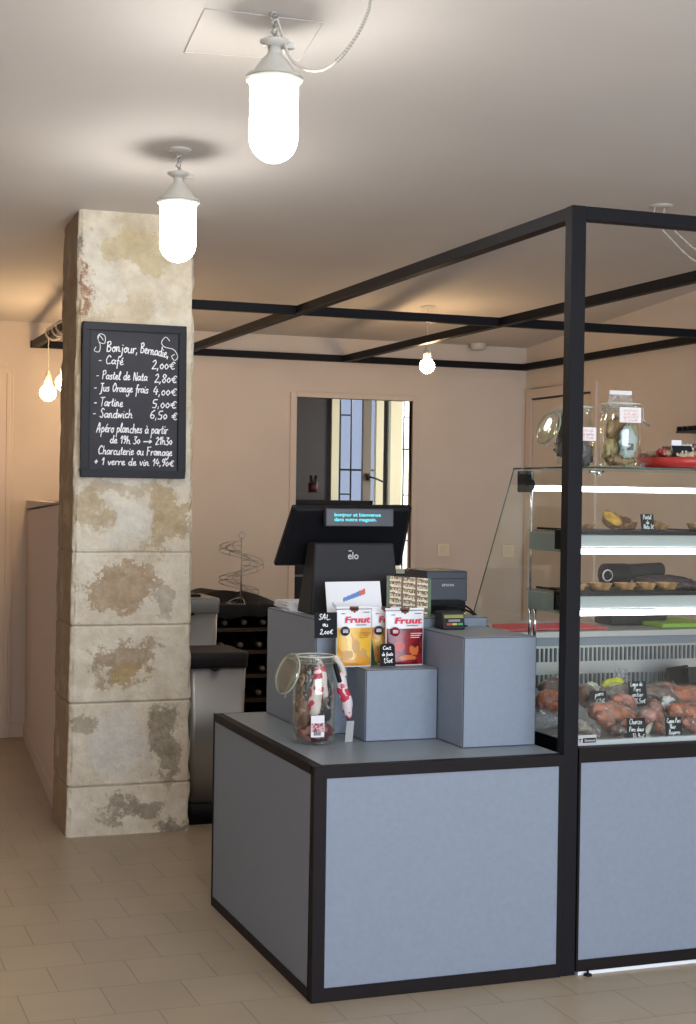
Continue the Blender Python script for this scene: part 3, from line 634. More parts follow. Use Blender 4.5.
# ================================================================== LAMPS
def chain(b, p, q, r=.0022, L=.024):
    p = Vector(p); q = Vector(q); n_ = max(2, int((q-p).length/(L*.72))); d = (q-p).normalized()
    for i in range(n_):
        c = p+(q-p)*((i+.5)/n_); side = Vector((1, 0, 0)) if i % 2 else Vector((0, 1, 0)); side = (side-d*side.dot(d)).normalized()
        b.tube([c+d*cos(a)*L*.5+side*sin(a)*L*.28 for a in [2*pi*k/12 for k in range(12)]], r, 6, closed=True)
def opal_lamp(P, ztop, r, hgl, label):
    t = thing('pendant_lamp', (P.x, P.y, ztop-hgl-.06), label, 'lamp', None)
    z = ztop
    gb = MB(); pr = [(r*.93, 0), (r, -.01), (r, -(hgl-r))]+[(r*cos(a), -(hgl-r)-r*sin(a)) for a in [k*pi/2/10 for k in range(1, 10)]]+[(.001, -hgl)]
    gb.lathe(list(reversed(pr)), (P.x, P.y, z), 40); gb.build('glass_globe', M_LAMP, t)
    cp = MB(); cp.lathe([(r*1.16, -.012), (r*1.2, -.004), (r*1.17, .006), (r*.98, .008), (r*.9, .014), (r*.78, .030), (r*.5, .058), (r*.34, .070), (r*.28, .078), (r*.28, .095), (.001, .096)], (P.x, P.y, z), 40); cp.build('cap', M_ENAMEL, t)
    MB().tube([(P.x+r*1.19*cos(a), P.y+r*1.19*sin(a), z-.004) for a in [2*pi*k/40 for k in range(40)]], .003, 6, closed=True).build('rim', mat('green_grey_rim', (.3, .32, .25), .4), t)
    MB().lathe([(.001, .094), (r*.45, .098), (r*.62, .108), (r*.62, .114), (r*.3, .116), (.001, .12)], (P.x, P.y, z), 24).box((P.x+.02, P.y-.01, z+.094), (P.x+.06, P.y+.01, z+.112)).build('gland', M_ENAMEL, t, 0)
    cz = ceil_z(P.y); cb_ = MB(); chain(cb_, (P.x, P.y, z+.115), (P.x, P.y, cz-.01)); cb_.build('chain', M_WIRE, t)
    cu = MB(); cu.tube([(P.x+.012*cos(k*1.3), P.y+.012*sin(k*1.3), z+.10+(cz-z-.11)*k/16) for k in range(17)], .003, 6); cu.build('cable', M_CORD, t)
    return t, cz
P1 = ceil_hit(274, 12); P2 = ceil_hit(179, 150)
zt1 = ony(274, 78, P1.y).z; t1, cz1 = opal_lamp(Vector((P1.x+.004, P1.y, 0)), zt1, .0745, .260, 'larger, nearer white opal glass lamp hanging by a chain from the ceiling')
zt2 = ony(177, 201, P2.y).z; t2, cz2 = opal_lamp(Vector((P2.x, P2.y, 0)), zt2, .0725, .246, 'white opal glass lamp hanging in front of the stone pillar top')
MB().lathe([(.001, -.012), (.03, -.01), (.046, -.004), (.05, 0), (.05, .004)], (P2.x, P2.y, cz2), 28).build('ceiling_rose', M_ENAMEL, t2)
MB().tube([(P1.x+.012*cos(a), P1.y, cz1-.012+.012*sin(a)) for a in [2*pi*k/12 for k in range(12)]], .003, 6, closed=True).build('hook', M_WIRE, t1)
# draped cable of the nearer lamp: hangs from the hook, swags towards the viewer and up to the ceiling
pts = [Vector((P1.x+.01, P1.y, cz1-.02))]+[ony(px, py, y) for px, py, y in ((284, 40, 4.45), (290, 58, 4.43), (305, 69, 4.40), (322, 70, 4.36), (340, 58, 4.31), (357, 35, 4.25), (368, 12, 4.19), (374, -8, 4.14))]+[Vector((1.62, 4.05, ceil_z(4.05)))]
cur = cat_rom(pts, 8); MB().tube(cur, .0045, 6).build('draped_cable', M_CORD, t1)
tb = MB()
for i in range(38, len(cur)-1): p = cur[i]; d = (cur[i+1]-cur[i]).normalized(); tb.tube([p+Vector((0, 0, .004)), p+d*.012-Vector((0, 0, .004))], .0045, 6)
tb.build('cable_chain', M_WIRE, t1)

# swagged pair of cords from a rose at the right
P3 = ceil_hit(661, 206)
sw = thing('swagged_cable', (P3.x, P3.y, ceil_z(P3.y)-.05), 'pale twisted cable swagging right from a ceiling rose behind the front beam', 'cable')
MB().lathe([(.03, -.010), (.05, -.006), (.056, 0), (.056, .003)], (P3.x, P3.y, ceil_z(P3.y)), 28).build('ceiling_rose', M_ENAMEL, sw)
for (ax, ay), (bx, by), (ex, ey) in (((655, 212), (670, 238), (700, 264)), ((665, 212), (682, 238), (702, 252))):
    a = ony(ax, ay, P3.y); 
    pp = cat_rom([Vector((a.x, P3.y, ceil_z(P3.y))), a-Vector((0, 0, .03)), ony(bx, by, P3.y), ony(ex, ey, P3.y), ony(ex+50, ey+14, P3.y), ony(ex+110, ey-14, P3.y), Vector((ony(ex+150, 212, P3.y).x, P3.y, ceil_z(P3.y)))], 10)
    b = MB(); 
    for ph in (0, pi): b.tube([p+Vector((0, .003*cos(i*1.2+ph), .003*sin(i*1.2+ph))) for i, p in enumerate(pp)], .003, 6)
    b.build('cord', M_CORD, sw)

def bulb_lamp(P, topz, bz, r, label, cz):
    t = thing('bulb_pendant', (P.x, P.y, bz-r), label, 'light bulb', 'bare warm bulbs')
    MB().lathe([(.001, -r)]+[(r*cos(a), r*sin(a)) for a in [-pi/2+k*pi/14 for k in range(1, 12)]]+[(.018, r*1.0), (.017, r*1.12), (.001, r*1.12)], (P.x, P.y, bz), 28).build('glass_bulb', M_BULB, t)
    MB().lathe([(.017, r*1.08), (.024, r*1.1), (.024, r*1.1+.035), (.014, r*1.1+.06), (.004, r*1.1+.085), (.001, r*1.1+.086)], (P.x, P.y, bz), 18).build('socket', M_ENAMEL, t)
    MB().tube([(P.x+.002*sin(k*2), P.y, bz+r*1.1+.08+(cz-bz-r*1.1-.08)*k/20) for k in range(21)], .0028, 6).build('cord', M_CORD, t)
    return t
pb3 = ceil_hit(430, 310); pb3 = ony(427, 366, 8.75)
tt = bulb_lamp(pb3, 0, pb3.z, .047, 'warm lit bare bulb hanging among the beams above the till', ceil_z(8.75))
MB().lathe([(.02, -.012), (.045, -.006), (.05, 0), (.05, .003)], (pb3.x, pb3.y, ceil_z(8.75)), 24).build('ceiling_rose', M_ENAMEL, tt)
pb1 = ony(48, 393, 9.3); bulb_lamp(pb1, 0, pb1.z, .05, 'warm lit bare bulb left of the pillar, the wholly visible one of the two', FZ+.01)
pb2 = ony(64, 383, 9.0); bulb_lamp(pb2, 0, pb2.z, .05, 'warm lit bare bulb half hidden behind the left edge of the pillar', FZ+.01)
# cord wound round the short beam
b = MB(); pp = []
for k in range(150):
    a = k*.30; y = 9.35-k*.009; rr = .042
    pp.append(Vector((1.478+rr*cos(a)*1.05, y+.02*sin(a*.5), FZ-T/2+rr*sin(a))))
b.tube([Vector((pb1.x, pb1.y, FZ+.01))]+pp, .0042, 6); b.tube([p+Vector((.004, .013, .004)) for p in pp], .0042, 6)
b.build('wound_cord', M_CORD, label='braided lamp cord wound around the short beam behind the pillar', cat='cord')
P = ceil_hit(474, 345)
MB().lathe([(.02, -.045), (.045, -.042), (.056, -.03), (.058, 0), (.058, .004)], (P.x, min(P.y, YB-.09), ceil_z(P.y)), 28).build('smoke_detector', M_ENAMEL, label='round white smoke detector on the ceiling near the back wall', cat='smoke detector')

# ================================================================== CHALKBOARD
cbp = [ony(84, 320, 7.0), ony(187, 329, 7.0), ony(79, 475, 7.0), ony(183, 482, 7.0)]
bx0, bx1, bz0, bz1 = 1.250, 1.740, 1.672, 2.390
bd = thing('chalkboard', ((bx0+bx1)/2, 7.0, bz0), 'black framed chalkboard menu hung on the stone pillar', 'menu board')
b = MB(); fw = .036; yf, yk = 6.985, 7.018
b.box((bx0, yf, bz0), (bx1, yk, bz0+fw)); b.box((bx0, yf, bz1-fw), (bx1, yk, bz1)); b.box((bx0, yf, bz0+fw), (bx0+fw, yk, bz1-fw)); b.box((bx1-fw, yf, bz0+fw), (bx1, yk, bz1-fw))
b.build('frame', mat('black_wood', (.018, .019, .025), .5, spec=.25), bd, .003)
MB().box((bx0+fw-.002, 7.0, bz0+fw-.002), (bx1-fw+.002, 7.012, bz1-fw+.002)).build('slate', mat('grey_slate', (.046, .046, .056), .6, spec=.25, noise_s=6, noise_a=.15), bd)
W = bx1-bx0; O = (bx0, 6.9992, bz0)
def L(t, px, py, xh, w, sl=0):   # position given as fractions of the board
    return (t, (.04+px*.93)*W, py*(bz1-bz0), xh*.93, w*W*.93 if w else None, sl)
chalk([
    L('Bonjour,', .20, .815, 0.0244, .33, -.02), L('Bernadie,', .55, .815, 0.0244, .30, -.13),
    L('- Café', .12, .735, 0.0207, .26, -.02), L('2,00€', .67, .715, 0.0232, .25), 
    L('- Pastel de Nata', .10, .635, 0.0207, .53), L('2,80€', .70, .628, 0.0220, .24),
    L('- Jus Orange frais', .08, .555, 0.0207, .56), L('4,00€', .69, .545, 0.0220, .25),
    L('- Tartine', .08, .460, 0.0220, .30), L('5,00€', .68, .462, 0.0220, .26),
    L('- Sandwich', .07, .388, 0.0220, .41), L('6,50 €', .66, .388, 0.0220, .29),
    L('Apéro planches à partir', .11, .292, 0.0232, .74), L('de 19h 30 > 21h30', .25, .222, 0.0195, .65),
    L('Charcuterie ou Fromage', .13, .150, 0.0207, .77), L('+ 1 verre de vin 14,90€', .09, .082, .0185, .83)],
    O, (1, 0, 0), (0, 0, 1), bd, th=.0047)
H_ = bz1-bz0
swirl(O, (1, 0, 0), (0, 0, 1), [(.20*W, .885*H_), (.16*W, .915*H_), (.155*W, .875*H_), (.21*W, .865*H_), (.215*W, .91*H_), (.17*W, .925*H_), (.145*W, .90*H_), (.17*W, .85*H_), (.16*W, .81*H_), (.115*W, .815*H_), (.13*W, .84*H_)], bd, .0035)
swirl(O, (1, 0, 0), (0, 0, 1), [(.84*W, .90*H_), (.80*W, .925*H_), (.76*W, .89*H_), (.79*W, .86*H_), (.88*W, .845*H_), (.92*W, .80*H_), (.89*W, .775*H_), (.86*W, .80*H_), (.89*W, .815*H_)], bd, .0035)

# ================================================================== TILL
M_TILLB = mat('till_shell', (.014, .013, .015), .5, spec=.2)
till = thing('cash_register', (2.0, 5.4, BZ+.001), 'black touchscreen till seen from behind, with a customer display', 'till')
yb = 5.30
A0, A1 = ony(315, 543, yb+.03), ony(394, 543, yb+.03); B0, B1 = ony(311, 611, yb), ony(401, 611, yb)
zb = BZ+.001
b = MB(); b.hexa([(B0.x, yb, zb), (B1.x, yb, zb), (B1.x-.01, yb+.17, zb), (B0.x, yb+.17, zb), (A0.x, yb+.03, A0.z), (A1.x, yb+.03, A1.z), (A1.x, yb+.12, A0.z), (A0.x, yb+.12, A0.z)])
b.build('stand', M_DGREY, till, .008)
b = MB(); s0, s1, s2, s3 = ony(294, 508, 5.37), ony(413, 508, 5.37), ony(402, 567, 5.50), ony(275, 567, 5.50)
nr = Vector((0, -.5, -.25)).normalized()*-.032
def inn(p, c, k): return c+(p-c)*k
cc = (s0+s1+s2+s3)/4
fr_, bk_ = [s3, s2, s1, s0], [p+nr for p in (s3, s2, s1, s0)]
b.hexa([inn(p, cc, .94) for p in fr_]+[p-nr*-.35 for p in fr_]); b.hexa([p-nr*-.35 for p in fr_]+bk_)
b.build('screen', M_PLAST, till, .006)
b = MB(); v0, v1 = ony(326, 508, 5.345), ony(394, 508, 5.345); vz = ony(394, 527, 5.345).z
b.box((v0.x, 5.345, vz), (v1.x, 5.375, v0.z)); vf = b.build('customer_display', mat('display_housing', (.045, .045, .055), .35), till, .004)
M_CY = mat('cyan_display', (.02, .1, .12), .5, emis=(.12, .75, .85), es=1.0)
hgt = v0.z-vz; wv = v1.x-v0.x
lettering('bonjour et bienvenue', (v0.x+.12*wv, 5.3445, vz+hgt*.56), (1, 0, 0), (0, 0, 1), hgt*.19, M_CY, vf, width=wv*.68, align='LEFT', bold=.01)
lettering('dans notre magasin.', (v0.x+.12*wv, 5.3445, vz+hgt*.30), (1, 0, 0), (0, 0, 1), hgt*.19, M_CY, vf, width=wv*.62, align='LEFT', bold=.01)
le = ony(353, 557, yb+.022)
vv = Vector((0, .03, A0.z-zb)).normalized()
lettering('elo', Vector((le.x, yb+.0225, le.z-.008)), (1, 0, 0), vv, .027, mat('silver_ink', (.55, .55, .56), .4), till, name='logo', width=.042, depth=.004, bold=.015)
MB().box((le.x-.018, yb+.018, le.z+.021), (le.x-.006, yb+.0275, le.z+.0245)).build('logo_bar', mat('silver_ink', (.5,.5,.5)), till)

# receipt printer
M_PRN = mat('dark_slate_plastic', (.045, .055, .072), .45)
f0, f1 = ony(427, 571, 5.27), ony(468, 571, 5.27); ztp = f0.z
pr = thing('receipt_printer', ((f0.x+f1.x)/2, 5.36, BZ+.001), 'dark slate receipt printer beside the till', 'printer')
MB().box((f0.x, 5.27, BZ+.045), (f1.x, 5.50, ztp)).build('body', M_PRN, pr, .008)
MB().box((f0.x+.004, 5.278, BZ+.001), (f1.x-.004, 5.49, BZ+.045)).build('base', M_PLAST, pr, .003)
MB().box((f0.x+.01, 5.268, ztp-.03), (f1.x-.01, 5.272, ztp-.028)).build('cover_seam', M_PLAST, pr)
lettering('EPSON', ((f0.x+f1.x)/2+.002, 5.2694, ztp-.058), (1, 0, 0), (0, 0, 1), .009, mat('silver_ink', (.5,.5,.5)), pr, name='logo', width=.048, bold=.02)
MB().box((f0.x+.012, 5.262, BZ+.03), (f1.x-.03, 5.272, BZ+.055)).build('paper_slot', M_PLAST, pr, .002)
# cables on the box
b = MB()
def cable(*p): b.tube(cat_rom([ony(x, y, d) for x, y, d in p], 6), .0045, 6)
cable((402, 606, 5.24), (415, 612, 5.2), (425, 608, 5.2), (437, 615, 5.13), (442, 618, 5.05))
cable((432, 610, 5.24), (450, 606, 5.2), (470, 612, 5.2), (480, 622, 5.18), (492, 629, 5.17))
cable((440, 608, 5.25), (462, 605, 5.22), (475, 614, 5.2), (485, 626, 5.19), (494, 630, 5.18))
cable((420, 618, 5.2), (440, 611, 5.2), (465, 616, 5.2), (478, 626, 5.18), (464, 626, 5.1))
b.build('black_cables', M_PLAST, label='tangle of black cables in front of the receipt printer', cat='cables')
b = MB(); b.tube(cat_rom([ony(x, y, 5.08) for x, y in ((450, 618), (454, 613), (461, 612), (466, 614))], 6), .003, 6); b.build('yellow_cable', mat('yellow_sheath', (.7, .65, .1), .5), label='short yellow cable curving behind the card terminal', cat='cable')
# card terminal
t0_ = onz(441, 630.5, AZ); 
tm = thing('card_terminal', (2.24, 5.03, AZ+.001), 'small dark card terminal with coloured keys on the tall display box', 'card terminal')
x0, x1 = 2.200, 2.285; zt_ = AZ+.066
MB().hexa([(x0, 4.985, AZ+.001), (x1, 4.985, AZ+.001), (x1, 5.075, AZ+.001), (x0, 5.075, AZ+.001), (x0-.004, 4.999, zt_), (x1+.002, 4.999, zt_), (x1+.002, 5.06, zt_), (x0-.004, 5.06, zt_)]).build('body', M_DGREY, tm, .006)
for i, (cc_, nm) in enumerate((((.5, .08, .05), 'red_key'), ((.6, .5, .1), 'yellow_key'), ((.05, .4, .15), 'green_key'))):
    MB().box((x0+.012+i*.022, 4.985, AZ+.018), (x0+.030+i*.022, 4.993, AZ+.025)).build('key', mat(nm, cc_, .5), tm)
MB().box((x0+.004, 4.990, AZ+.043), (x1-.006, 4.997, AZ+.055)).build('yellow_strip', mat('olive_strip', (.28, .27, .06), .5), tm)
MB().box((x0+.02, 4.988, AZ+.030), (x1-.02, 4.994, AZ+.038)).build('grey_key_row', mat('key_grey', (.25, .25, .27), .5), tm)
# papers and folder
def papers(name, poly, z, n, m, label, cat, dz=.0022):
    b = MB()
    for k in range(n):
        j = Vector((random.uniform(-.006, .006), random.uniform(-.006, .006), 0))
        vs = [Vector((x, y, z+k*dz))+j for x, y in poly]; b.hexa(vs+[v+Vector((0, 0, dz*.7)) for v in vs])
    return b.build(name, m, label=label, cat=cat)
papers('paper_stack', [(1.775, 5.52), (1.83, 5.32), (1.86, 5.68), (1.80, 5.70)], BZ+.001, 1, M_WHITE, 'loose white sheet on the back edge of the largest display box', 'paper')
b = MB()
for k in range(9):
    y0_, y1_ = 5.50+.004*k, 5.70; j = random.uniform(-.006, .006)
    b.box((1.79+j, y0_, BZ+.001+k*.0035), (1.98+j, y1_, BZ+.001+k*.0035+.003), rot=Matrix.Rotation(R(random.uniform(-3, 3)), 3, 'Z'))
b.build('paper_stack', M_WHITE, label='stack of white papers on the box left of the till', cat='paper stack')
papers('blank_sheets', [(2.445, 5.42), (2.535, 5.40), (2.57, 5.68), (2.445, 5.68)], 1.088, 5, M_WHITE, 'white sheets lying on the steel worktop left of the red folder', 'paper', .004)
b = MB(); b.hexa([(2.55, 5.30, 1.0885), (3.05, 5.30, 1.0885), (2.98, 5.42, 1.0885), (2.60, 5.42, 1.0885), (2.55, 5.30, 1.095), (3.05, 5.30, 1.095), (2.98, 5.42, 1.106), (2.60, 5.42, 1.106)])
b.build('red_folder', mat('red_card', (.62, .08, .09), .5), label='red folder lying on the steel worktop behind the display case', cat='folder')
B((3.30, 5.30, 1.088), (3.55, 5.6, 1.105), 'green_board', mat('green_board', (.25, .42, .05), .5), label='green board on the steel worktop at the right', cat='board', bevel=.003)
# dark rounded machine behind the lower shelf
mc = thing('kitchen_machine', (2.98, 5.55, 1.088), 'dark rounded kitchen machine with a pale ring behind the lower shelf', 'machine')
a = ony(600, 572, 5.5); e_ = ony(662, 570, 5.5)
MB().tube([(a.x+.01, 5.5, a.z-.01), (a.x+.13, 5.5, a.z-.01)], .045, 20).build('drum', M_PLAST, mc, .01)
MB().tube([(a.x+.12, 5.5, a.z), (e_.x, 5.5, e_.z)], .032, 16).build('arm', M_DGREY, mc, .008)
MB().shell([(.020, -.003), (.025, 0), (.020, .003)], (a.x+.01, 5.455, a.z-.012), 20, rot=Matrix.Rotation(R(90), 3, 'X')).build('pale_ring', M_WHITE, mc)
MB().box((a.x+.03, 5.45, 1.088), (e_.x, 5.6, 1.15)).build('base', M_DGREY, mc, .01)
MB().box((a.x+.06, 5.48, 1.15), (a.x+.12, 5.54, a.z-.03)).build('neck', M_DGREY, mc, .006)

# ================================================================== POUCHES AND CARDS ON THE LOW BOX
def pouch(x, y, z, w, h, lower, badge, label, tilt=0, fruit=None, txtm=None, notch=(.12, .04, .02)):
    t = thing('snack_pouch', (x, y, z), label, 'pouch', 'fruit snack pouches')
    mW = mat('pouch_white', (.78, .78, .80), .35); mN = mat('notch_%s' % badge, notch, .5); mL = lower
    def F_(u, v, side):   # u -1..1, v 0..1
        bul = .020*(1-u*u)**.7*(max(0, 1-v*1.05)**.5)*(.35+.65*min(1, v*10+.4))
        return Vector((x+u*w/2*(1-.02*(1-v)), y-side*bul, z+h*v))
    nu, nv = 32, 48; b = MB(); b.mi(mW)
    for side in (1, -1):
        vs = [F_(-1+2*i/nu, j/nv, side) for j in range(nv+1) for i in range(nu+1)]; o = len(b.v); b.v += vs
        for j in range(nv):
            for i in range(nu):
                u = -1+2*(i+.5)/nu; v = (j+.5)/nv; mm = mW
                if .03 < v < .64 and abs(u) < .93: mm = mL(u, v)
                if (u*w/2)**2+((v-.99)*h)**2 < .018**2: mm = mN
                f = [o+j*(nu+1)+i, o+j*(nu+1)+i+1, o+(j+1)*(nu+1)+i+1, o+(j+1)*(nu+1)+i]
                b.f.append(f); b.m.append(b.mi(mm)); b.sm.append(True)
    body = b.build('bag', mW, t)
    lettering('Fruut', (x+.008, y-.0125, z+h*.735), (1, 0, 0), (0, 0, 1), .022, mat('fruut_red', (.72, .01, .06), .4), t, name='printed_name', width=w*.70, bold=.035, shear=.12)
    for k, (xa, xb, zz) in enumerate(((.05, .62, .69), (-.75, -.55, .88), (.45, .8, .90))):
        MB().box((x+xa*w/2, y-.0135, z+h*zz), (x+xb*w/2, y-.0125, z+h*zz+.0022)).build('fine_print', M_DGREY, t)
    MB().lathe([(.001, 0), (.0165, 0), (.0165, .001), (.001, .001)], (x-w*.29, y-.0215, z+h*.60), 24, rot=Matrix.Rotation(R(90), 3, 'X')).build('round_badge', mat('badge_%s' % badge, (.03, .03, .05) if badge == 'dark' else (.25, .01, .03), .5), t)
    for k in range(3): MB().box((x-w*.29-.010, y-.0235, z+h*(.575+.02*k)), (x-w*.29+.010, y-.0228, z+h*(.575+.02*k)+.002)).build('badge_print', M_CHALK, t)
    for k in range(3): MB().box((x+w*.10, y-.0225, z+h*(.56-.035*k)), (x+w*(.40-.04*k), y-.0218, z+h*(.56-.035*k)+.0018)).build('fine_print', M_CHALK if badge != 'dark' else mat('brown_ink', (.2, .1, .02)), t)
    return t
OR1 = mat('pouch_yellow', (.80, .46, .04), .3); OR2 = mat('pouch_orange', (.68, .30, .03), .3); OR3 = mat('pouch_pale', (.86, .62, .18), .3); PE = mat('pear_brown', (.58, .33, .10), .4)
def lower_y(u, v):
    if ((u-.05)/.22)**2+((v-.34)/.11)**2 < 1 or ((u-.45)/.24)**2+((v-.22)/.085)**2 < 1 or ((u+.40)/.30)**2+((v-.21)/.07)**2 < 1: return PE
    if abs(u+.25-(v-.3)*-.5) < .13 and v > .12: return OR3
    if noise.noise(Vector((u*2, v*4, 1))) < -.08 or v < .14: return OR2
    return OR1
RD1 = mat('pouch_crimson', (.30, .012, .02), .25); RD2 = mat('pouch_dark_crimson', (.16, .008, .015), .25); FR = mat('fruit_orange', (.65, .17, .04), .3); FR2 = mat('strawberry_red', (.5, .03, .03), .3)
def lower_r(u, v):
    if ((u-.45)/.26)**2+((v-.28)/.10)**2 < 1 and not ((u-.5)/.2)**2+((v-.38)/.06)**2 < 1: return FR
    if ((u-.1)/.45)**2+((v-.14)/.045)**2 < 1: return FR
    if ((u+.35)/.28)**2+((v-.33)/.09)**2 < 1: return FR2
    if noise.noise(Vector((u*2.5, v*5, 3))) < 0: return RD2
    return RD1
pz = DZ_+.0015
pouch(1.868+.001, 5.02, pz, .136, .213, lower_y, 'dark', 'yellow fruit snack pouch with white top and pear pictures, the left front one')
pouch(2.062, 5.02, pz, .150, .205, lower_r, 'red', 'dark red fruit snack pouch with white top, standing at the right')
pouch(2.010, 5.072, pz, .118, .206, lambda u, v: OR2 if noise.noise(Vector((u*2, v*4, 5))) < .1 else OR1, 'dark', 'orange fruit snack pouch mostly hidden behind the dark red one')
GRN = mat('pouch_green', (.02, .10, .03), .35)
b = MB(); b.hexa([(1.945, 5.06, pz), (1.975, 5.06, pz), (1.975, 5.09, pz), (1.945, 5.09, pz), (1.943, 5.075, pz+.17), (1.975, 5.075, pz+.17), (1.975, 5.08, pz+.17), (1.943, 5.08, pz+.17)])
b.build('green_packet', GRN, label='narrow dark green packet between the fruit snack pouches', cat='packet', bevel=.002)
# slate price card in front of the pouches
def slate_card(name, o, w, h, lines, label, yaw=0, lean=.12, th=.0012, rounded=0, stand=True):
    t = thing(name, o, label, 'price card')
    b = MB(); n = 8; pts = [(-w/2, 0), (w/2, 0)]
    if rounded: 
        pts += [(w/2-rounded*(1-cos(a)), h-rounded+rounded*sin(a)) for a in [k*pi/2/n for k in range(n+1)]]+[(-w/2+rounded*(1-sin(a)), h-rounded+rounded*cos(a)) for a in [k*pi/2/n for k in range(n+1)]]
    else: pts += [(w/2, h), (-w/2, h)]
    N = len(pts); b.add([(x, lean*z, z) for x, z in pts]+[(x, lean*z+.003, z) for x, z in pts], [tuple(range(N)), tuple(reversed(range(N, 2*N)))]+[(i, (i+1) % N, (i+1) % N+N, i+N) for i in range(N)])
    me_v = b.v; b.v = [v+Vector(o) for v in b.v]; c_ = b.build('card', M_SLATE, t)
    v = Vector((0, lean, 1)).normalized()
    chalk(lines, Vector(o)+Vector((-w/2, 0, 0)), (1, 0, 0), v, t, th=th)
    t.rotation_euler.z = yaw
    return t
slate_card('price_card', ony(388, 666, 4.965), .056, .078, [('Cmt.', .010, .058, .006, .034, 0), ('de fruits', .006, .036, .006, .042, 0), ('1,50€', .012, .012, .008, .034, 0)], 'round-topped slate price card in front of the dark red pouch', rounded=.014, th=.002)
# leaflets standing behind the pouches
def painted(name, c, w, h, rot, fn, nx, ny, label, cat, parent=None, mbase=None):
    b = MB(); mb_ = mbase or M_WHITE; b.mi(mb_); c = Vector(c)
    b.box((-w/2, .0006, 0), (w/2, .003, h), mb_)
    for j in range(ny):
        for i in range(nx):
            mm = fn((i+.5)/nx, (j+.5)/ny)
            if mm is None: mm = mb_
            b.add([(-w/2+w*i/nx, 0, h*j/ny), (-w/2+w*(i+1)/nx, 0, h*j/ny), (-w/2+w*(i+1)/nx, 0, h*(j+1)/ny), (-w/2+w*i/nx, 0, h*(j+1)/ny)], [(0, 1, 2, 3)], mm)
    b.v = [c+rot @ v for v in b.v]
    return b.build(name, mb_, parent, label=label, cat=cat)
BLU = mat('print_blue', (.10, .22, .55), .5); REDP = mat('print_red', (.6, .12, .06), .5); GRP = mat('print_grey', (.45, .47, .52), .5)
def leaf(u, v):
    if abs((v-.50)-(u-.3)*.55) < .05+.06*(u-.3) and .30 < u < .72: return BLU if u < .62 else REDP
    if .1 < u < .22 and abs((v-.4)+(u-.1)*1.5) < .06: return GRP
    return None
cL = ony(354, 640, 5.12); wL = ony(383, 590, 5.12).x-ony(329, 590, 5.12).x
painted('leaflet', (ony(356, 600, 5.125).x, 5.13, BZ+.0015), wL, ony(356, 581, 5.15).z-BZ, Matrix.Rotation(R(-14), 3, 'X') @ Matrix.Rotation(R(-3), 3, 'Z'), leaf, 60, 40, 'white leaflet with a blue and red print propped against the till', 'leaflet')
WOOD1 = mat('photo_beige', (.55, .42, .26), .5); WOOD2 = mat('photo_cream', (.72, .66, .52), .5); WOOD3 = mat('photo_brown', (.16, .10, .06), .5); WG = mat('photo_green', (.10, .16, .08), .5)
def photo(u, v):
    if u > .93 or u < .05: return WG
    if abs((u*3.2) % 1-.1) < .08: return WOOD3
    k = (v*7+u*.6) % 1
    if k < .22: return WOOD3
    if k < .6: return WOOD2 if noise.noise(Vector((u*34, v*22, 0))) > -.1 else WOOD1
    return WOOD1 if noise.noise(Vector((u*36, v*14, 4))) > 0 else WOOD3
painted('photo_card', (ony(405, 600, 5.15).x+.012, 5.14, BZ+.0015), .175, ony(400, 577, 5.16).z-BZ, Matrix.Rotation(R(-10), 3, 'X') @ Matrix.Rotation(R(4), 3, 'Y'), photo, 66, 40, 'photo card of stocked shelves standing behind the dark red pouch', 'card')

# ================================================================== CLIP-TOP JARS
def jar(c, r, h, label, lid='open', lid_dir=(-1, 0), neck=.72, name='clip_top_jar', lid_pos=(.62, .94, 1.0)):
    c = Vector(c); t = thing(name, c, label, 'jar')
    sh = h*.80
    prof = [(.001, .003), (r*.9, .002), (r, .012), (r, sh*.72), (r*.97, sh*.84), (r*neck*1.08, sh*.98), (r*neck, sh*1.03), (r*neck, h*.93), (r*neck*1.08, h*.95), (r*neck*1.08, h)]
    MB().shell(prof, c, 40).build('glass_body', M_JAR, t)
    MB().tube([c+Vector((r*neck*1.08*cos(a), r*neck*1.08*sin(a), h)) for a in [2*pi*k/36 for k in range(36)]], .003, 8, closed=True).build('glass_rim', mat('jar_rim', (.55, .56, .48), .1), t)
    MB().tube([c+Vector((r*neck*1.06*cos(a), r*neck*1.06*sin(a), h*.925)) for a in [2*pi*k/36 for k in range(36)]], .0016, 6, closed=True).build('neck_wire', M_WIRE, t)
    d = Vector((lid_dir[0], lid_dir[1], 0)).normalized(); R_ = r*neck*1.12
    if lid == 'open':
        lc = c+d*(r*neck+R_*lid_pos[0])+Vector((0, 0, h*lid_pos[1]-R_*lid_pos[2])); ax = (d+Vector((0, -.35, .35))).normalized()
        rot = Vector((0, 0, 1)).rotation_difference(ax).to_matrix()
        MB().lathe([(.001, -.008), (R_*.6, -.008), (R_*.72, -.003), (R_*.97, -.003), (R_, .004), (R_*.9, .010), (R_*.5, .013), (.001, .013)], lc, 36, rot=rot).build('lid', glass('lid_glass', (.80, .82, .70), .12, .6, .1), t)
        b = MB(); b.tube([lc+rot @ Vector((R_*1.0*cos(a), R_*1.0*sin(a), 0)) for a in [2*pi*k/36 for k in range(36)]], .0028, 8, closed=True); b.build('lid_seal', mat('seal', (.42, .44, .36), .4), t)
        b = MB(); hz = c+Vector((0, 0, h*.925)); side = Vector((-d.y, d.x, 0))
        for s_ in (-1, 1): b.tube([hz+d*r*neck+side*.02*s_, hz+d*(r*neck+.012)+side*.018*s_+Vector((0, 0, .012)), lc+Vector((0, 0, R_*.75))+side*.015*s_], .0016, 6)
        b.tube([lc+Vector((0, 0, -R_*.6)), lc+Vector((0, 0, -R_*1.15))+d*.01, lc+Vector((0, 0, -R_*1.1))-d*.015], .0016, 6)
        b.build('bail', M_WIRE, t)
    return t
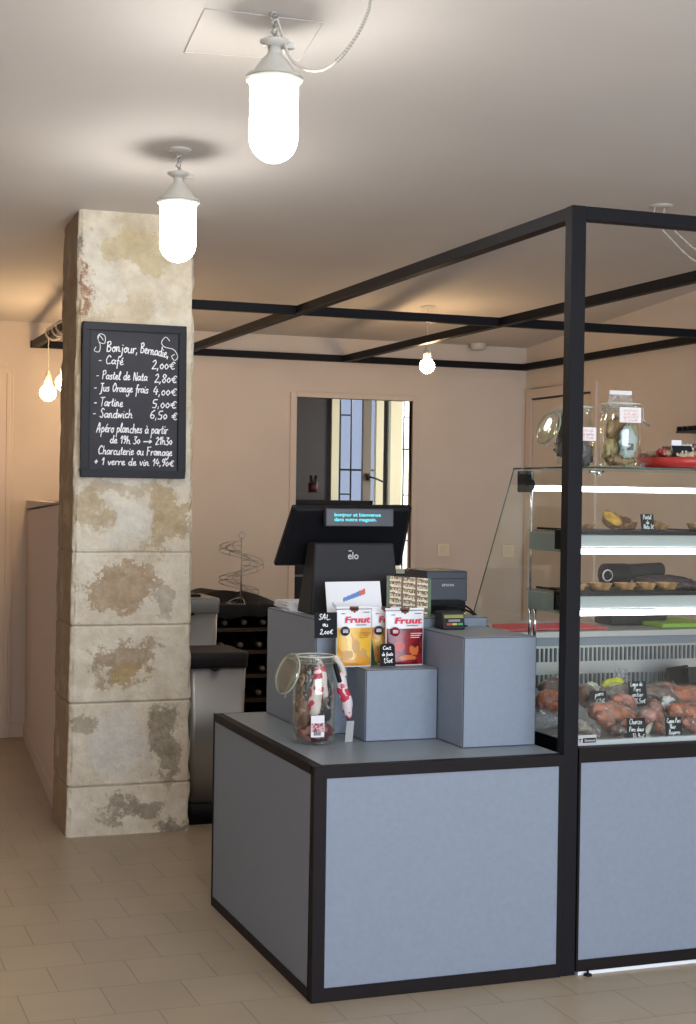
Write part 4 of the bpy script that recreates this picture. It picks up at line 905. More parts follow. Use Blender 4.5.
# big jar of sausages, standing on the counter
js = Vector((1.705, 4.965, CZ+.001)); jr, jh = .074, .300
SJ = jar(js, jr, jh, 'tall clip-top jar full of wrapped dried sausages at the counter front', lid_dir=(-1, .15), neck=.86, lid_pos=(.42, .94, .62))
M_WRAPW = None
def wrap_mat(name, base, spot, scale=16, th=.56):
    m = bpy.data.materials.new(name); m.use_nodes = True; nt = m.node_tree; bs = nt.nodes['Principled BSDF']; bs.inputs['Roughness'].default_value = .35
    tc = nt.nodes.new('ShaderNodeTexCoord'); n = nt.nodes.new('ShaderNodeTexNoise'); n.inputs['Scale'].default_value = scale; n.inputs['Detail'].default_value = 1
    r = nt.nodes.new('ShaderNodeValToRGB'); r.color_ramp.interpolation = 'CONSTANT'; r.color_ramp.elements[0].color = (*base, 1); r.color_ramp.elements[1].color = (*spot, 1); r.color_ramp.elements[1].position = th
    nt.links.new(tc.outputs['Object'], n.inputs['Vector']); nt.links.new(n.outputs['Fac'], r.inputs[0]); nt.links.new(r.outputs[0], bs.inputs['Base Color']); return m
WR1 = wrap_mat('white_wrap_with_red_print', (.72, .62, .64), (.55, .04, .08), 32, .55)
WR2 = wrap_mat('dark_wrap', (.035, .035, .045), (.28, .27, .28), 60, .58)
WR3 = wrap_mat('brown_sausage', (.20, .11, .09), (.42, .28, .24), 30, .55)
def stick(p, q, r, m, parent, name='sausage', **k):
    p = Vector(p); q = Vector(q); n = 14; pts = [p+(q-p)*i/n+Vector((.003*sin(i*.9), 0, 0)) for i in range(n+1)]
    rr = [r*(sin(pi*min(1, max(0, i/n))) ** .35 if 0 < i < n else .15) for i in range(n+1)]
    return MB().tube(pts, rr, 14).build(name, m, parent, **k)
def sausage(p, q, r, m, label): return stick(p, q, r, m, None, 'wrapped_sausage', label=label, cat='sausage', group='wrapped sausages in the jar')
z0 = CZ
for i, (dx, dy, zz0, zz1, r, mm, tx, lb) in enumerate((
    (-.004, -.030, .085, .245, .021, WR1, .012, 'white wrapped sausage with red print leaning at the front of the counter jar'),
    (.030, -.024, .070, .215, .016, WR2, -.004, 'dark speckled wrapped sausage just right of the white one in the counter jar'),
    (-.036, -.020, .050, .215, .016, WR3, -.002, 'brown dried sausage against the left front of the counter jar glass'),
    (-.034, .016, .030, .240, .017, WR3, .004, 'brown dried sausage at the back left inside the counter jar'),
    (.004, .026, .030, .265, .018, WR2, .0, 'dark wrapped sausage at the back middle inside the counter jar'),
    (.036, .012, .030, .235, .016, WR1, .0, 'white wrapped sausage at the back right inside the counter jar'),
    (.016, -.034, .150, .265, .013, WR1, -.010, 'thin white wrapped sausage at the top front of the counter jar'),
    (-.030, -.030, .140, .255, .013, WR2, .010, 'thin dark wrapped sausage at the top left of the counter jar'),
    (-.012, -.002, .020, .200, .015, WR3, .006, 'brown dried sausage in the middle of the counter jar'))):
    sausage((js.x+dx*1.12-tx, js.y+dy*1.1, z0+zz0), (js.x+dx*1.12+tx, js.y+dy*1.1, z0+zz1+.025), r*1.28, mm, lb)
b = MB(); b.blob((js.x+.002, js.y-.012, z0+.040), (.062, .046, .034), seed=4, amp=.2); b.build('crumpled_wrapper', wrap_mat('pink_paper', (.42, .20, .20), (.15, .03, .04), 20, .5), label='crumpled pink wrapper at the bottom of the counter jar', cat='wrapper')
b = MB(); b.lathe([(.008, 0), (.016, .03), (.020, .06), (.028, .10)], (js.x+.0, js.y-.012, z0+.205), 10); b.build('film_bag', M_FILM, label='twisted clear bag poking out of the counter jar', cat='bag')
# barcode label on the jar
lb = thing('jar_label', (js.x-.010, js.y-jr-.002, z0+.028), 'white barcode sticker with red dots on the counter jar glass', 'label')
MB().box((js.x-.036, js.y-jr-.004, z0+.030), (js.x+.012, js.y-jr-.002, z0+.104)).build('sticker', M_WHITE, lb)
MB().box((js.x-.034, js.y-jr-.005, z0+.048), (js.x+.010, js.y-jr-.004, z0+.078)).build('pink_band', wrap_mat('dotted_band', (.62, .35, .38), (.25, .02, .04), 130, .55), lb)
b = MB()
for k in range(12): b.box((js.x-.026+k*.0022, js.y-jr-.005, z0+.036), (js.x-.025+k*.0022, js.y-jr-.004, z0+.048))
b.build('barcode', M_PLAST, lb)
# sausage hanging outside, with tag
hs = thing('hanging_sausage', (1.79, 4.93, CZ+.001), 'white wrapped sausage with red print hanging outside the counter jar', 'sausage')
stick(ony(339, 671, 4.93), ony(350, 719, 4.93), .021, WR1, hs, 'wrapped_body')
MB().tube(cat_rom([ony(x, y, d) for x, y, d in ((335, 657, 4.94), (338, 661, 4.93), (342, 668, 4.93), (344, 676, 4.93))], 6), .011, 8).build('pale_tie', mat('pale_tie', (.62, .58, .5), .5), hs)
MB().tube(cat_rom([ony(x, y, d) for x, y, d in ((335, 664, 4.915), (337, 672, 4.915), (340, 682, 4.915))], 6), .008, 8).build('dark_tie', M_PLAST, hs)
a = ony(350, 721, 4.925); MB().hexa([(a.x-.018, a.y, CZ+.002), (a.x+.010, a.y, CZ+.002), (a.x+.010, a.y+.003, CZ+.002), (a.x-.018, a.y+.003, CZ+.002), (a.x-.012, a.y, a.z), (a.x+.016, a.y, a.z), (a.x+.016, a.y+.003, a.z), (a.x-.012, a.y+.003, a.z)]).build('tag', mat('grey_tag', (.34, .34, .34), .5), hs)
# slate card on the jar
cd = ony(326, 638, 4.94); slate_card('price_card', cd, .082, .088, [('SAL.', .014, .064, .009, .045, 0), ('ou', .028, .040, .008, .020, 0), ('2,00€', .018, .014, .009, .048, 0)], 'square slate price card standing on the rim of the counter sausage jar', th=.0024, lean=.05)

# jars on the case top
TZ = 1.7165
y_j = 4.70
c1 = ony(574, 464, y_j); c2 = ony(620, 465, y_j)
J1 = jar((c1.x, y_j, TZ), .069, .205, 'clip-top jar of dark packets behind the black post', lid_dir=(-1, .2), neck=.80)
J2 = jar((c2.x, y_j, TZ), .074, .222, 'clip-top jar of snack packets with a clear bag on top, right of the post', lid='none', neck=.86)
bw = MB(); cx_ = c2.x+.070; bw.tube([(cx_, y_j, TZ+.20), (cx_+.018, y_j, TZ+.215), (cx_+.022, y_j, TZ+.17), (cx_+.045, y_j-.01, TZ+.15)], .002, 6); bw.tube([(cx_, y_j-.01, TZ+.19), (cx_+.012, y_j-.01, TZ+.165), (cx_+.038, y_j-.01, TZ+.147)], .002, 6); bw.build('bail', M_WIRE, J2); MB().tube([(c2.x-.062, y_j, TZ+.198), (c2.x-.085, y_j, TZ+.19)], .003, 6).build('bail_hook', M_WIRE, J2)
DK = mat('dark_packet', (.05, .055, .075), .25, noise_s=20, noise_a=.5)
for i in range(5):
    a_ = i*2.4; b = MB(); b.blob((c1.x+.030*cos(a_), y_j+.026*sin(a_), TZ+.040+i*.024), (.036, .020, .044), seed=i, amp=.4, fr=12, rot=Matrix.Rotation(a_, 3, 'Z') @ Matrix.Rotation(.5*sin(i*2), 3, 'Y'))
    b.build('dark_packet', DK, label=['dark packet at the bottom of the jar behind the post', 'second dark packet from the bottom of the jar behind the post', 'middle dark packet in the jar behind the post', 'second dark packet from the top of the jar behind the post', 'topmost dark packet in the jar behind the post'][i], cat='packet', group='dark packets in the jar')
PKM = [mat('packet_blue', (.42, .52, .56), .25), mat('packet_brown', (.33, .20, .10), .3, noise_s=25, noise_a=.5), mat('packet_gold', (.46, .36, .18), .3, noise_s=25, noise_a=.4), mat('packet_cream', (.6, .55, .42), .3, noise_s=20, noise_a=.3)]
for i, (dx, dy, dz, mi_, rx, rz_, lbl) in enumerate(((.008, -.038, .088, 0, .030, .048, 'pale blue packet facing out of the snack jar'), (-.032, .006, .055, 2, .026, .042, 'gold packet at the left inside the snack jar'), (.030, .014, .050, 3, .026, .040, 'cream packet at the lower right inside the snack jar'), (.0, .026, .130, 1, .034, .040, 'brown packet high in the snack jar'), (-.010, -.020, .026, 1, .044, .018, 'brown packet lying at the bottom of the snack jar'), (.034, -.018, .110, 2, .018, .040, 'slim gold packet at the right inside the snack jar'))):
    b = MB(); b.blob((c2.x+dx, y_j+dy, TZ+dz), (rx*1.15, .015, rz_*1.1), seed=i+9, amp=.32, fr=13); b.build('snack_packet', PKM[mi_], label=lbl, cat='packet', group='snack packets in the jar')
b = MB(); b.box((c2.x-.004, y_j-.0535, TZ+.060), (c2.x+.022, y_j-.0525, TZ+.083)); b.build('dark_sticker', DK, [o for o in bpy.data.objects if o.name == 'snack_packet'][0])
b = MB(); b.hexa([(c2.x-.048, y_j-.012, TZ+.20), (c2.x+.048, y_j-.012, TZ+.20), (c2.x+.048, y_j+.012, TZ+.20), (c2.x-.048, y_j+.012, TZ+.20), (c2.x-.046, y_j-.002, TZ+.268), (c2.x+.040, y_j-.002, TZ+.268), (c2.x+.040, y_j+.002, TZ+.268), (c2.x-.046, y_j+.002, TZ+.268)])
bag = b.build('clear_bag', M_FILM, label='clear bag with a sealed edge sticking out of the snack jar', cat='bag')
MB().box((c2.x-.047, y_j-.004, TZ+.256), (c2.x+.041, y_j+.004, TZ+.270)).build('sealed_edge', mat('sealed_white', (.75, .72, .72), .4), bag)
def tagc(name, p0, p1, yv, ln, label):
    a = ony(*p0, yv); e = ony(*p1, yv); t = thing(name, ((a.x+e.x)/2, yv, e.z), label, 'label')
    MB().box((a.x, yv, e.z), (e.x, yv+.002, a.z)).build('card', mat('label_white', (.82, .78, .76), .6), t, 0)
    RI = mat('red_ink', (.55, .05, .07), .6); w_ = e.x-a.x; h_ = a.z-e.z
    chalk([(s_, w_*.15, h_*yy, h_*.11, w_*.7, 0) for s_, yy in ln], (a.x, yv-.0003, e.z), (1, 0, 0), (0, 0, 1), t, m=RI, th=.0007, name='handwriting')
    return t
tagc('jar_label', (580, 427), (596, 441), y_j-.072, (('thé', .68), ('de menthe', .40), ('2,50€', .12)), 'small white handwritten label on the jar behind the post')
tagc('jar_label', (620, 407), (641, 423), y_j-.078, (('sachet', .72), ('de', .50), ('cacao', .30), ('3,00€', .08)), 'small white handwritten label on the snack jar')
# red tray of sweets at the right on the case top
tr = thing('red_tray', (3.02, 4.74, TZ), 'red oval tray of wrapped sweets on top of the display case', 'tray')
a = ony(642, 466, 4.74)
MB().shell([(.13, 0), (.145, .004), (.165, .038), (.170, .038), (.150, .002), (.13, .001)], (a.x+.165, 4.74, TZ+.001), 40).lathe([(.001, .001), (.14, .001), (.14, .004), (.001, .004)], (a.x+.165, 4.74, TZ+.001), 40).build('tray_body', M_RED, tr)
SWM = [mat('sweet_gold', (.5, .40, .25), .25), mat('sweet_brown', (.22, .10, .07), .3), mat('sweet_clear', (.62, .60, .56), .2), mat('sweet_red', (.40, .06, .06), .3)]
for i in range(60):
    r_ = .140*math.sqrt(random.random()); a_ = random.uniform(0, 2*pi); cx2 = a.x+.165+r_*cos(a_); cy2 = 4.74+r_*sin(a_); cz2 = TZ+.034+random.uniform(0, .050)*(1-(r_/.17)**2)+.002
    b = MB(); b.blob((cx2, cy2, cz2), (.019, .014, .013), seed=i, amp=.3, rot=Matrix.Rotation(random.uniform(0, 3), 3, 'Z'), nu=12, nv=8)
    for s_ in (-1, 1): b.blob((cx2+s_*.016, cy2, cz2+.004), (.006, .007, .009), seed=i+2, amp=.4, nu=8, nv=6)
    b.build('wrapped_sweet', SWM[i % 4], label='small twist-wrapped sweet heaped in the red tray on the display case', cat='sweet', group='sweets in the red tray')
o = ony(687, 458, 4.60); slate_card('price_card', (o.x, 4.615, TZ+.040), .075, .040, [('1,80€', .03, .010, .008, .045, 0)], 'dark price card leaning on the sweets in the red tray', th=.002, lean=.6, yaw=-.1)
o = ony(678, 449, 4.65); B((o.x-.02, 4.66, TZ+.066), (o.x+.02, 4.664, TZ+.100), 'paper_slip', M_WHITE, label='cream paper slip behind the dark card in the red tray', cat='paper slip')
# dark slatted wall shelf
p = onx(676, 428, XW-.16)
sh = thing('wall_shelf', (XW-.15, p.y-.5, p.z-.02), 'dark slatted shelf fixed to the right wall, above the case at the picture edge', 'shelf')
MB().box((XW-.16, p.y-1.4, p.z-.03), (XW-.001, p.y, p.z-.018)).build('board', M_IRON, sh)
b = MB()
for k in range(24): b.tube([(XW-.16, p.y-.02-k*.055, p.z-.006+.010*(k > 3)), (XW-.01, p.y-.02-k*.055, p.z-.006+.010*(k > 3))], .014, 8)
b.build('slats', M_PLAST, sh)

# ================================================================== PASTRIES
CR1 = mat('tart_crust', (.36, .185, .07), .6, noise_s=45, noise_a=.6, bump=.6); CR2 = mat('tart_filling', (.75, .35, .05), .35, noise_s=25, noise_a=.6); BURN = mat('caramelised', (.16, .05, .02), .65, noise_s=40, noise_a=.5); DARKC = mat('chocolate_cake', (.045, .025, .025), .6, noise_s=60, noise_a=.5, bump=.6)
def tart(c, r, h, tilt, label, fill=CR2, crust=CR1, group='custard tarts'):
    c = Vector(c); t = thing('custard_tart', c, label, 'tart', group); rot = tilt
    n = 28; prof = [(r*.72, 0), (r*.80, h*.3), (r*.97, h*.9), (r, h), (r*.93, h*.98), (r*.84, h*.78)]
    b = MB(); b.lathe(prof, (0, 0, 0), n); b.v = [c+rot @ (v*(1+.03*noise.noise(v*60)) if v.length else v) for v in b.v]; b.build('crust', crust, t)
    b = MB(); b.lathe([(.001, h*.80), (r*.5, h*.86), (r*.88, h*.84)], (0, 0, 0), n); b.f = b.f[:-1]; b.m = b.m[:-1]; b.sm = b.sm[:-1]; b.v = [c+rot @ v for v in b.v]; b.build('filling', fill, t)
    return t
S2 = 1.4915; S3 = 1.2775
I3 = Matrix.Identity(3)
TR = mat('black_tray_plastic', (.006, .006, .007), .5, spec=.2)
for z, nm in ((S2, 'upper'), (S3, 'lower')):
    for k, (xa, xb) in enumerate(((2.54, 3.02), (3.04, 3.55))):
        b = MB(); b.box((xa, 4.672, z), (xb, 4.935, z+.003)); b.box((xa, 4.672, z), (xa+.004, 4.935, z+.008)); b.box((xb-.004, 4.672, z), (xb, 4.935, z+.008))
        b.build('pastry_tray', TR, label='flat black pastry tray on the %s shelf, %s' % (nm, 'left one' if k == 0 else 'right one at the picture edge'), cat='tray')
ya = 4.74
def atx2(px, y=ya): return ony(px, 520, y).x
tb2 = S2+.0035
tart((atx2(586, 4.78), 4.80, tb2), .045, .018, I3, 'flat pale pastry at the left end of the upper shelf', fill=CR1)
tart((atx2(608), 4.735, tb2+.024), .040, .028, Matrix.Rotation(R(44), 3, 'X') @ Matrix.Rotation(R(12), 3, 'Y'), 'custard tart tipped forward on the upper shelf showing its yellow custard', fill=CR2)
tart((atx2(625), 4.77, tb2+.012), .038, .028, Matrix.Rotation(R(24), 3, 'X'), 'browned custard tart left of the slate card on the upper shelf', fill=BURN)
tart((atx2(636), 4.80, tb2), .038, .028, I3, 'custard tart directly behind the slate card on the upper shelf', fill=BURN)
tart((atx2(659), 4.755, tb2+.003), .041, .028, Matrix.Rotation(R(16), 3, 'Y') @ Matrix.Rotation(R(10), 3, 'X'), 'browned custard tart right of the slate card on the upper shelf', fill=BURN)
tart((atx2(698), 4.74, tb2), .042, .026, I3, 'custard tart cut by the right picture edge on the upper shelf', fill=BURN)
o = ony(646, 530, 4.70); slate_card('price_card', (o.x, 4.685, tb2), .055, .058, [('Pastel', .008, .040, .008, .036, 0), ('de', .020, .024, .006, .014, 0), ('Nata 2€', .008, .006, .008, .044, 0)], 'slate price card between the custard tarts on the upper shelf', th=.0016, lean=.15, yaw=.1)
tb3 = S3+.0035
for i, (px, lbl) in enumerate(((578, 'small golden tart at the left end of the lower shelf, beside the post'), (600, 'wide golden tart second from the left on the lower shelf'), (625, 'golden tart in the middle of the lower shelf row'), (646, 'golden tart second from the right in the lower shelf row'), (667, 'golden tart at the right end of the row on the lower shelf'))):
    tart((ony(px, 582, ya).x, ya, tb3), [.03, .044, .040, .038, .042][i], .026, I3, lbl, fill=CR1, group='golden tarts')
for i, (px, py, y) in enumerate(((683, 580, 4.72), (697, 583, 4.70), (690, 576, 4.82))):
    P = ony(px, py, y); b = MB(); b.blob((P.x, y, tb3+.013), (.036, .034, .014), seed=i+30, amp=.2); b.build('dark_cake', DARKC, label=['dark crumbly cake nearest the golden tarts on the lower shelf', 'dark crumbly cake cut by the right picture edge on the lower shelf', 'dark crumbly cake behind the others on the lower shelf'][i], cat='cake', group='dark cakes')
b = MB(); P = ony(650, 574, 4.88); b.blob((P.x+.05, 4.88, tb3+.024), (.12, .04, .020), seed=50, amp=.25); b.build('dark_loaf', DARKC, label='long dark cake loaf lying behind the golden tarts', cat='cake')

# ================================================================== CURED MEATS IN THE TUB
TF = .776
def meat_mat(n, a, b_, s=18): return mat(n, a, .3, noise_s=s*1.6, noise_a=b_*1.5, bump=1, bump_s=45, coat=.5)
MO = meat_mat('paprika_cured_meat', (.31, .075, .025), .55); MD = meat_mat('dark_dried_ham', (.09, .038, .025), .6); MP = meat_mat('pink_cured_meat', (.34, .11, .07), .55); MG = meat_mat('grey_net_salami', (.17, .13, .105), .6, 40)
def meat(p0, p1, y, r, m, label, lift=0, sq=.8, seed=0, dy=0, name='cured_sausage', wrapfilm=True):
    a = ony(*p0, y); e = ony(*p1, y+dy); n = 18; pts = []; rr = []
    for i in range(n+1):
        t_ = i/n; p = a.lerp(e, t_); p.z += .008*sin(t_*pi)+.004*noise.noise(Vector((t_*5, seed, 0))); pts.append(p)
        rr.append(r*(max(.08, sin(pi*(.04+.92*t_)))**.45)*(1+.14*noise.noise(Vector((t_*4, seed*2.3, 1)))))
    pts = [p+Vector((0, 0, lift)) for p in pts]
    lo = min(p.z-q_*.9 for p, q_ in zip(pts, rr)); 
    if lo < TF: pts = [p+Vector((0, 0, TF-lo)) for p in pts]
    t = thing(name, (sum(p.x for p in pts)/len(pts), y, TF), label, 'cured meat')
    b = MB(); b.tube(pts, rr, 20)
    for k, v in enumerate(b.v): b.v[k] = v+Vector((noise.noise(v*40), noise.noise(v*40+Vector((9, 0, 0))), noise.noise(v*40+Vector((0, 9, 0)))))*.006+Vector((0, 0, noise.noise(v*19)*.008))
    b.build('meat', m, t)
    if wrapfilm:
        b = MB(); b.tube(pts, [q_*1.10+.002 for q_ in rr], 20)
        for k, v in enumerate(b.v): b.v[k] = v+Vector((noise.noise(v*55), noise.noise(v*55+Vector((9, 0, 0))), noise.noise(v*55+Vector((0, 9, 0)))))*.014
        b.build('plastic_wrap', M_FILM2, t)
    return t
meat((590, 711), (637, 722), 4.72, .044, MO, 'large orange-red cured sausage at the front left of the tub', seed=1)
meat((640, 716), (664, 730), 4.70, .036, MP, 'pink cured meat between the two front slate cards', seed=2)
meat((668, 712), (710, 722), 4.74, .044, MO, 'orange-red cured meat at the right picture edge behind the front card', seed=3)
meat((600, 694), (645, 702), 4.88, .042, MG, 'grey netted salami lying across the middle of the tub', seed=4)
meat((640, 693), (676, 706), 4.86, .048, MD, 'dark dried ham piece right of the upright slate card', seed=5)
meat((668, 694), (716, 704), 4.92, .040, MO, 'orange-red cured meat behind the dark ham at the right', seed=6)
meat((578, 693), (598, 704), 4.84, .040, MD, 'dark meat piece in the left corner of the tub behind the post', seed=7)
meat((536, 702), (566, 706), 4.98, .045, MO, 'orange cured meat seen through the side glass left of the post', seed=8)
meat((540, 690), (575, 686), 5.08, .036, MD, 'dark cured sausage at the back seen through the side glass', seed=9)
meat((560, 727), (600, 737), 4.66, .022, MG, 'thin grey sausage lying at the front left by the sticker', seed=10)
meat((610, 737), (630, 740), 4.64, .020, MD, 'small dark sausage end against the front glass', seed=11)
meat((596, 716), (616, 733), 4.68, .026, MO, 'short orange sausage sloping at the front left of the tub', seed=41)
meat((612, 708), (634, 716), 4.78, .028, MP, 'pink sausage lying on top of the large orange one', lift=.03, seed=42)
meat((648, 706), (668, 716), 4.80, .026, MO, 'orange sausage below the dark ham in the middle of the tub', seed=43)
meat((655, 688), (680, 697), 5.00, .030, MP, 'pink sausage behind the dark ham at the back right', seed=44)
meat((612, 697), (632, 706), 4.96, .026, MD, 'dark sausage between the yellow packet and the upright card', seed=45)
meat((622, 728), (634, 738), 4.64, .020, MP, 'small pink sausage end left of the front left card', seed=46)
meat((655, 733), (664, 738), 4.64, .020, MO, 'small orange sausage end between the two front cards', seed=47)
meat((683, 730), (700, 736), 4.65, .024, MP, 'pink sausage right of the front right card', seed=48)
b = MB(); P = ony(551, 722, 4.86); b.blob((P.x, 4.86, TF+.032), (.06, .03, .028), seed=20, amp=.4, rot=Matrix.Rotation(R(20), 3, 'Y')); b.build('silver_packet', M_FILM, label='crumpled silvery packet seen through the side glass left of the post', cat='packet')
MY = mat('yellow_packet', (.75, .72, .06), .35, noise_s=30, noise_a=.3); MW2 = mat('white_green_packet', (.62, .66, .50), .35, noise_s=20, noise_a=.35)
b = MB(); P = ony(615, 684, 5.03); b.blob((P.x, 5.05, P.z), (.046, .024, .020), seed=21, amp=.2, rot=Matrix.Rotation(R(-12), 3, 'Y')); b.build('yellow_packet', MY, label='yellow packet resting on the meats at the back of the tub', cat='packet')
b = MB(); P = ony(592, 689, 5.05); b.blob((P.x, 5.05, P.z), (.030, .022, .026), seed=22, amp=.3, rot=Matrix.Rotation(R(20), 3, 'Y')); b.build('pale_packet', MW2, label='pale green and white packet left of the yellow packet in the tub', cat='packet')
meat((600, 697), (640, 698), 5.04, .035, MG, 'grey salami under the yellow packet at the back of the tub', seed=31)
b = MB(); P = ony(621, 676, 5.12); b.blob((P.x, 5.12, P.z-.006), (.030, .018, .028), seed=23, amp=.5); b.build('clear_film_bundle', M_FILM, label='crumpled clear film bundle against the slotted wall', cat='film')
b = MB(); P = ony(665, 706, 4.78); b.blob((P.x+.005, 4.78, P.z), (.014, .012, .030), seed=24, amp=.5, rot=Matrix.Rotation(R(-12), 3, 'Y')); b.blob((P.x+.012, 4.78, P.z+.022), (.022, .01, .012), seed=25, amp=.6); b.build('knotted_bag_end', mat('frosty_plastic', (.62, .6, .6), .3), label='knotted frosty bag end standing above the right front card', cat='bag')
b = MB(); P = ony(652, 724, 4.685); b.tube(cat_rom([P+Vector((.01, 0, .02)), P+Vector((-.01, -.01, 0)), P+Vector((-.035, -.012, -.03))], 5), [.006, .006, .007, .007, .008, .009, .010, .011, .012, .013, .014][:11], 8); b.tube(cat_rom([P+Vector((0, -.012, 0)), P+Vector((.012, -.014, -.02)), P+Vector((.014, -.014, -.04))], 5), .006, 8); b.build('bag_tie', mat('pale_film', (.5, .44, .40), .25), label='twisted pale bag tie on the pink meat between the front cards', cat='bag tie')
# dark folded boxes at the right of the tub
b = MB(); a1 = ony(672, 672, 5.16); a2 = ony(690, 705, 5.0)
b.hexa([(a1.x, 5.20, a1.z), (a1.x+.10, 5.20, a1.z+.01), (a2.x+.10, 4.97, a2.z-.02), (a2.x, 4.97, a2.z-.02), (a1.x, 5.206, a1.z+.012), (a1.x+.10, 5.206, a1.z+.022), (a2.x+.10, 4.976, a2.z-.008), (a2.x, 4.976, a2.z-.008)])
b.build('dark_tray', M_PLAST, label='sloping dark tray lid in the tub at the right', cat='tray', bevel=.002)
b = MB(); a1 = ony(688, 667, 5.12)
b.hexa([(a1.x, 5.10, TF+.06), (a1.x+.10, 5.10, TF+.06), (a1.x+.10, 5.18, TF+.06), (a1.x+.03, 5.18, TF+.06), (a1.x, 5.12, a1.z), (a1.x+.12, 5.12, a1.z), (a1.x+.12, 5.2, a1.z-.01), (a1.x+.02, 5.2, a1.z-.01)])
b.build('dark_box', M_DGREY, label='upright dark box behind the sloping tray lid in the tub', cat='box', bevel=.002)
def deli(pc, y, w, h, lines, label, yaw=0): 
    o = ony(*pc, y); slate_card('price_card', o, w, h, lines, label, th=.0015, lean=.12, yaw=yaw)
deli((637.5, 749.5), 4.605, .072, .108, [('Chorizo', .008, .088, .009, .050, 0), ('Porc doux', .006, .063, .008, .058, 0), ('34,90€', .016, .034, .011, .050, 0), ('/kg', .045, .010, .006, .02, 0)], 'slate price card at the front left against the glass of the tub')
deli((675, 748), 4.605, .066, .108, [('Coppa Porc', .004, .088, .008, .056, 0), ('Noir', .016, .068, .007, .024, 0), ('Bigorre', .010, .048, .008, .046, 0), ('49,50 €', .010, .024, .009, .050, 0), ('/kg', .04, .006, .006, .02, 0)], 'slate price card at the front right against the glass of the tub')
deli((638.5, 706.5), 4.80, .072, .090, [('Lomo de', .006, .074, .008, .050, 0), ('Porc', .018, .055, .008, .030, 0), ('entier', .012, .036, .008, .045, 0), ('36,50€', .016, .012, .009, .050, 0)], 'slate price card standing among the meats in the middle of the tub')
deli((598, 708), 4.74, .060, .060, [('porc', .02, .040, .008, .03, .2), ('32€', .02, .012, .009, .035, .2)], 'slate price card close to the black post in the tub', yaw=-.3)
deli((703, 706), 4.95, .060, .075, [('2,50€', .008, .03, .009, .048, 0)], 'slate price card at the right picture edge before the dark tray lid')

# ================================================================== BINS
def bin_(x0, x1, y0, y1, h, hb, lidm, label, taper=.018, base=.10):
    t = thing('waste_bin', ((x0+x1)/2, (y0+y1)/2, 0), label, 'bin')
    def rr(k, z, n=6, ex=0):
        cx, cy = (x0+x1)/2, (y0+y1)/2; hx, hy = (x1-x0)/2-k+ex, (y1-y0)/2-k+ex; rad = .03; out = []
        for qx, qy, a0 in ((1, -1, -pi/2), (1, 1, 0), (-1, 1, pi/2), (-1, -1, pi)):
            for i in range(n+1):
                a = a0+i*pi/2/n; out.append(Vector((cx+qx*(hx-rad)+rad*cos(a), cy+qy*(hy-rad)+rad*sin(a), z)))
        return out
    def loft(secs, m, name, smooth=True):
        N = len(secs[0]); b = MB(); vs = [v for s_ in secs for v in s_]
        fs = [(k*N+i, k*N+(i+1) % N, (k+1)*N+(i+1) % N, (k+1)*N+i) for k in range(len(secs)-1) for i in range(N)]
        b.add(vs, fs, None, smooth); b.add(secs[0], [tuple(reversed(range(N)))]); b.add(secs[-1], [tuple(range(N))]); return b.build(name, m, t)
    loft([rr(.004, 0), rr(.004, base)], M_PLAST, 'base')
    loft([rr(taper, base+.001), rr(taper*.2, h-hb-.001)], mat('bin_steel', (.45, .45, .44), .36, .6, noise_s=3, noise_a=.12), 'body')
    loft([rr(-.004, h-hb), rr(-.006, h-.012), rr(-.003, h-.003), rr(.008, h)], lidm, 'lid')
    b = MB(); b.blob(((x0+x1)/2-.02, y0-.012, h-hb-.004), (.022, .008, .008)); b.build('latch', M_PLAST, t)
    return t
zf = ony(225, 652, 7.15).z
bin_(1.808, 2.105, 7.13, 7.50, zf, .075, M_DGREY, 'tall steel bin with a black lid beside the foot of the pillar')
z2 = ony(200, 597, 7.8).z
bin_(1.84, ony(219, 640, 7.72).x, 7.72, 8.10, z2, ony(222, 594, 7.72).z-ony(222, 609, 7.72).z, mat('grey_lid', (.26, .26, .25), .4), 'steel bin with a grey lid, farther one behind the black-lidded bin', base=.06)
B((1.90, 7.80, z2+.001), (2.04, 8.0, z2+.014), 'black_pad', M_PLAST, label='small black pad lying on the grey bin lid', cat='pad', bevel=.006)

# ================================================================== WINE RACK, CLOTH, SPIRAL STAND
rk0, rk1, ry0, ry1, rz = 2.14, 2.66, 8.42, 8.90, .955
rk = thing('wine_rack', ((rk0+rk1)/2, (ry0+ry1)/2, 0), 'black wine rack with lying bottles, behind the bins', 'wine rack')
WD = mat('dark_rack_wood', (.045, .02, .01), .6)
b = MB(); b.box((rk0, ry0, 0), (rk0+.02, ry1, rz)); b.box((rk1-.02, ry0, 0), (rk1, ry1, rz)); b.box((rk0, ry1-.015, 0), (rk1, ry1, rz)); b.box((rk0, ry0, rz-.02), (rk1, ry1, rz)); b.build('carcass', M_PLAST, rk, .003)
SHZ = (.10, .26, .40, .54, .68, .81)
for z in SHZ: MB().box((rk0+.02, ry0+.02, z), (rk1-.02, ry1-.02, z+.012)).build('rack_shelf', WD, rk); MB().tube([(rk0+.02, ry0+.01, z+.018), (rk1-.02, ry0+.01, z+.018)], .004, 8).build('rail', mat('brass_rail', (.12, .07, .035), .4, .5), rk)
wb_ = None; BG = mat('dark_bottle_glass', (.012, .016, .012), .12)
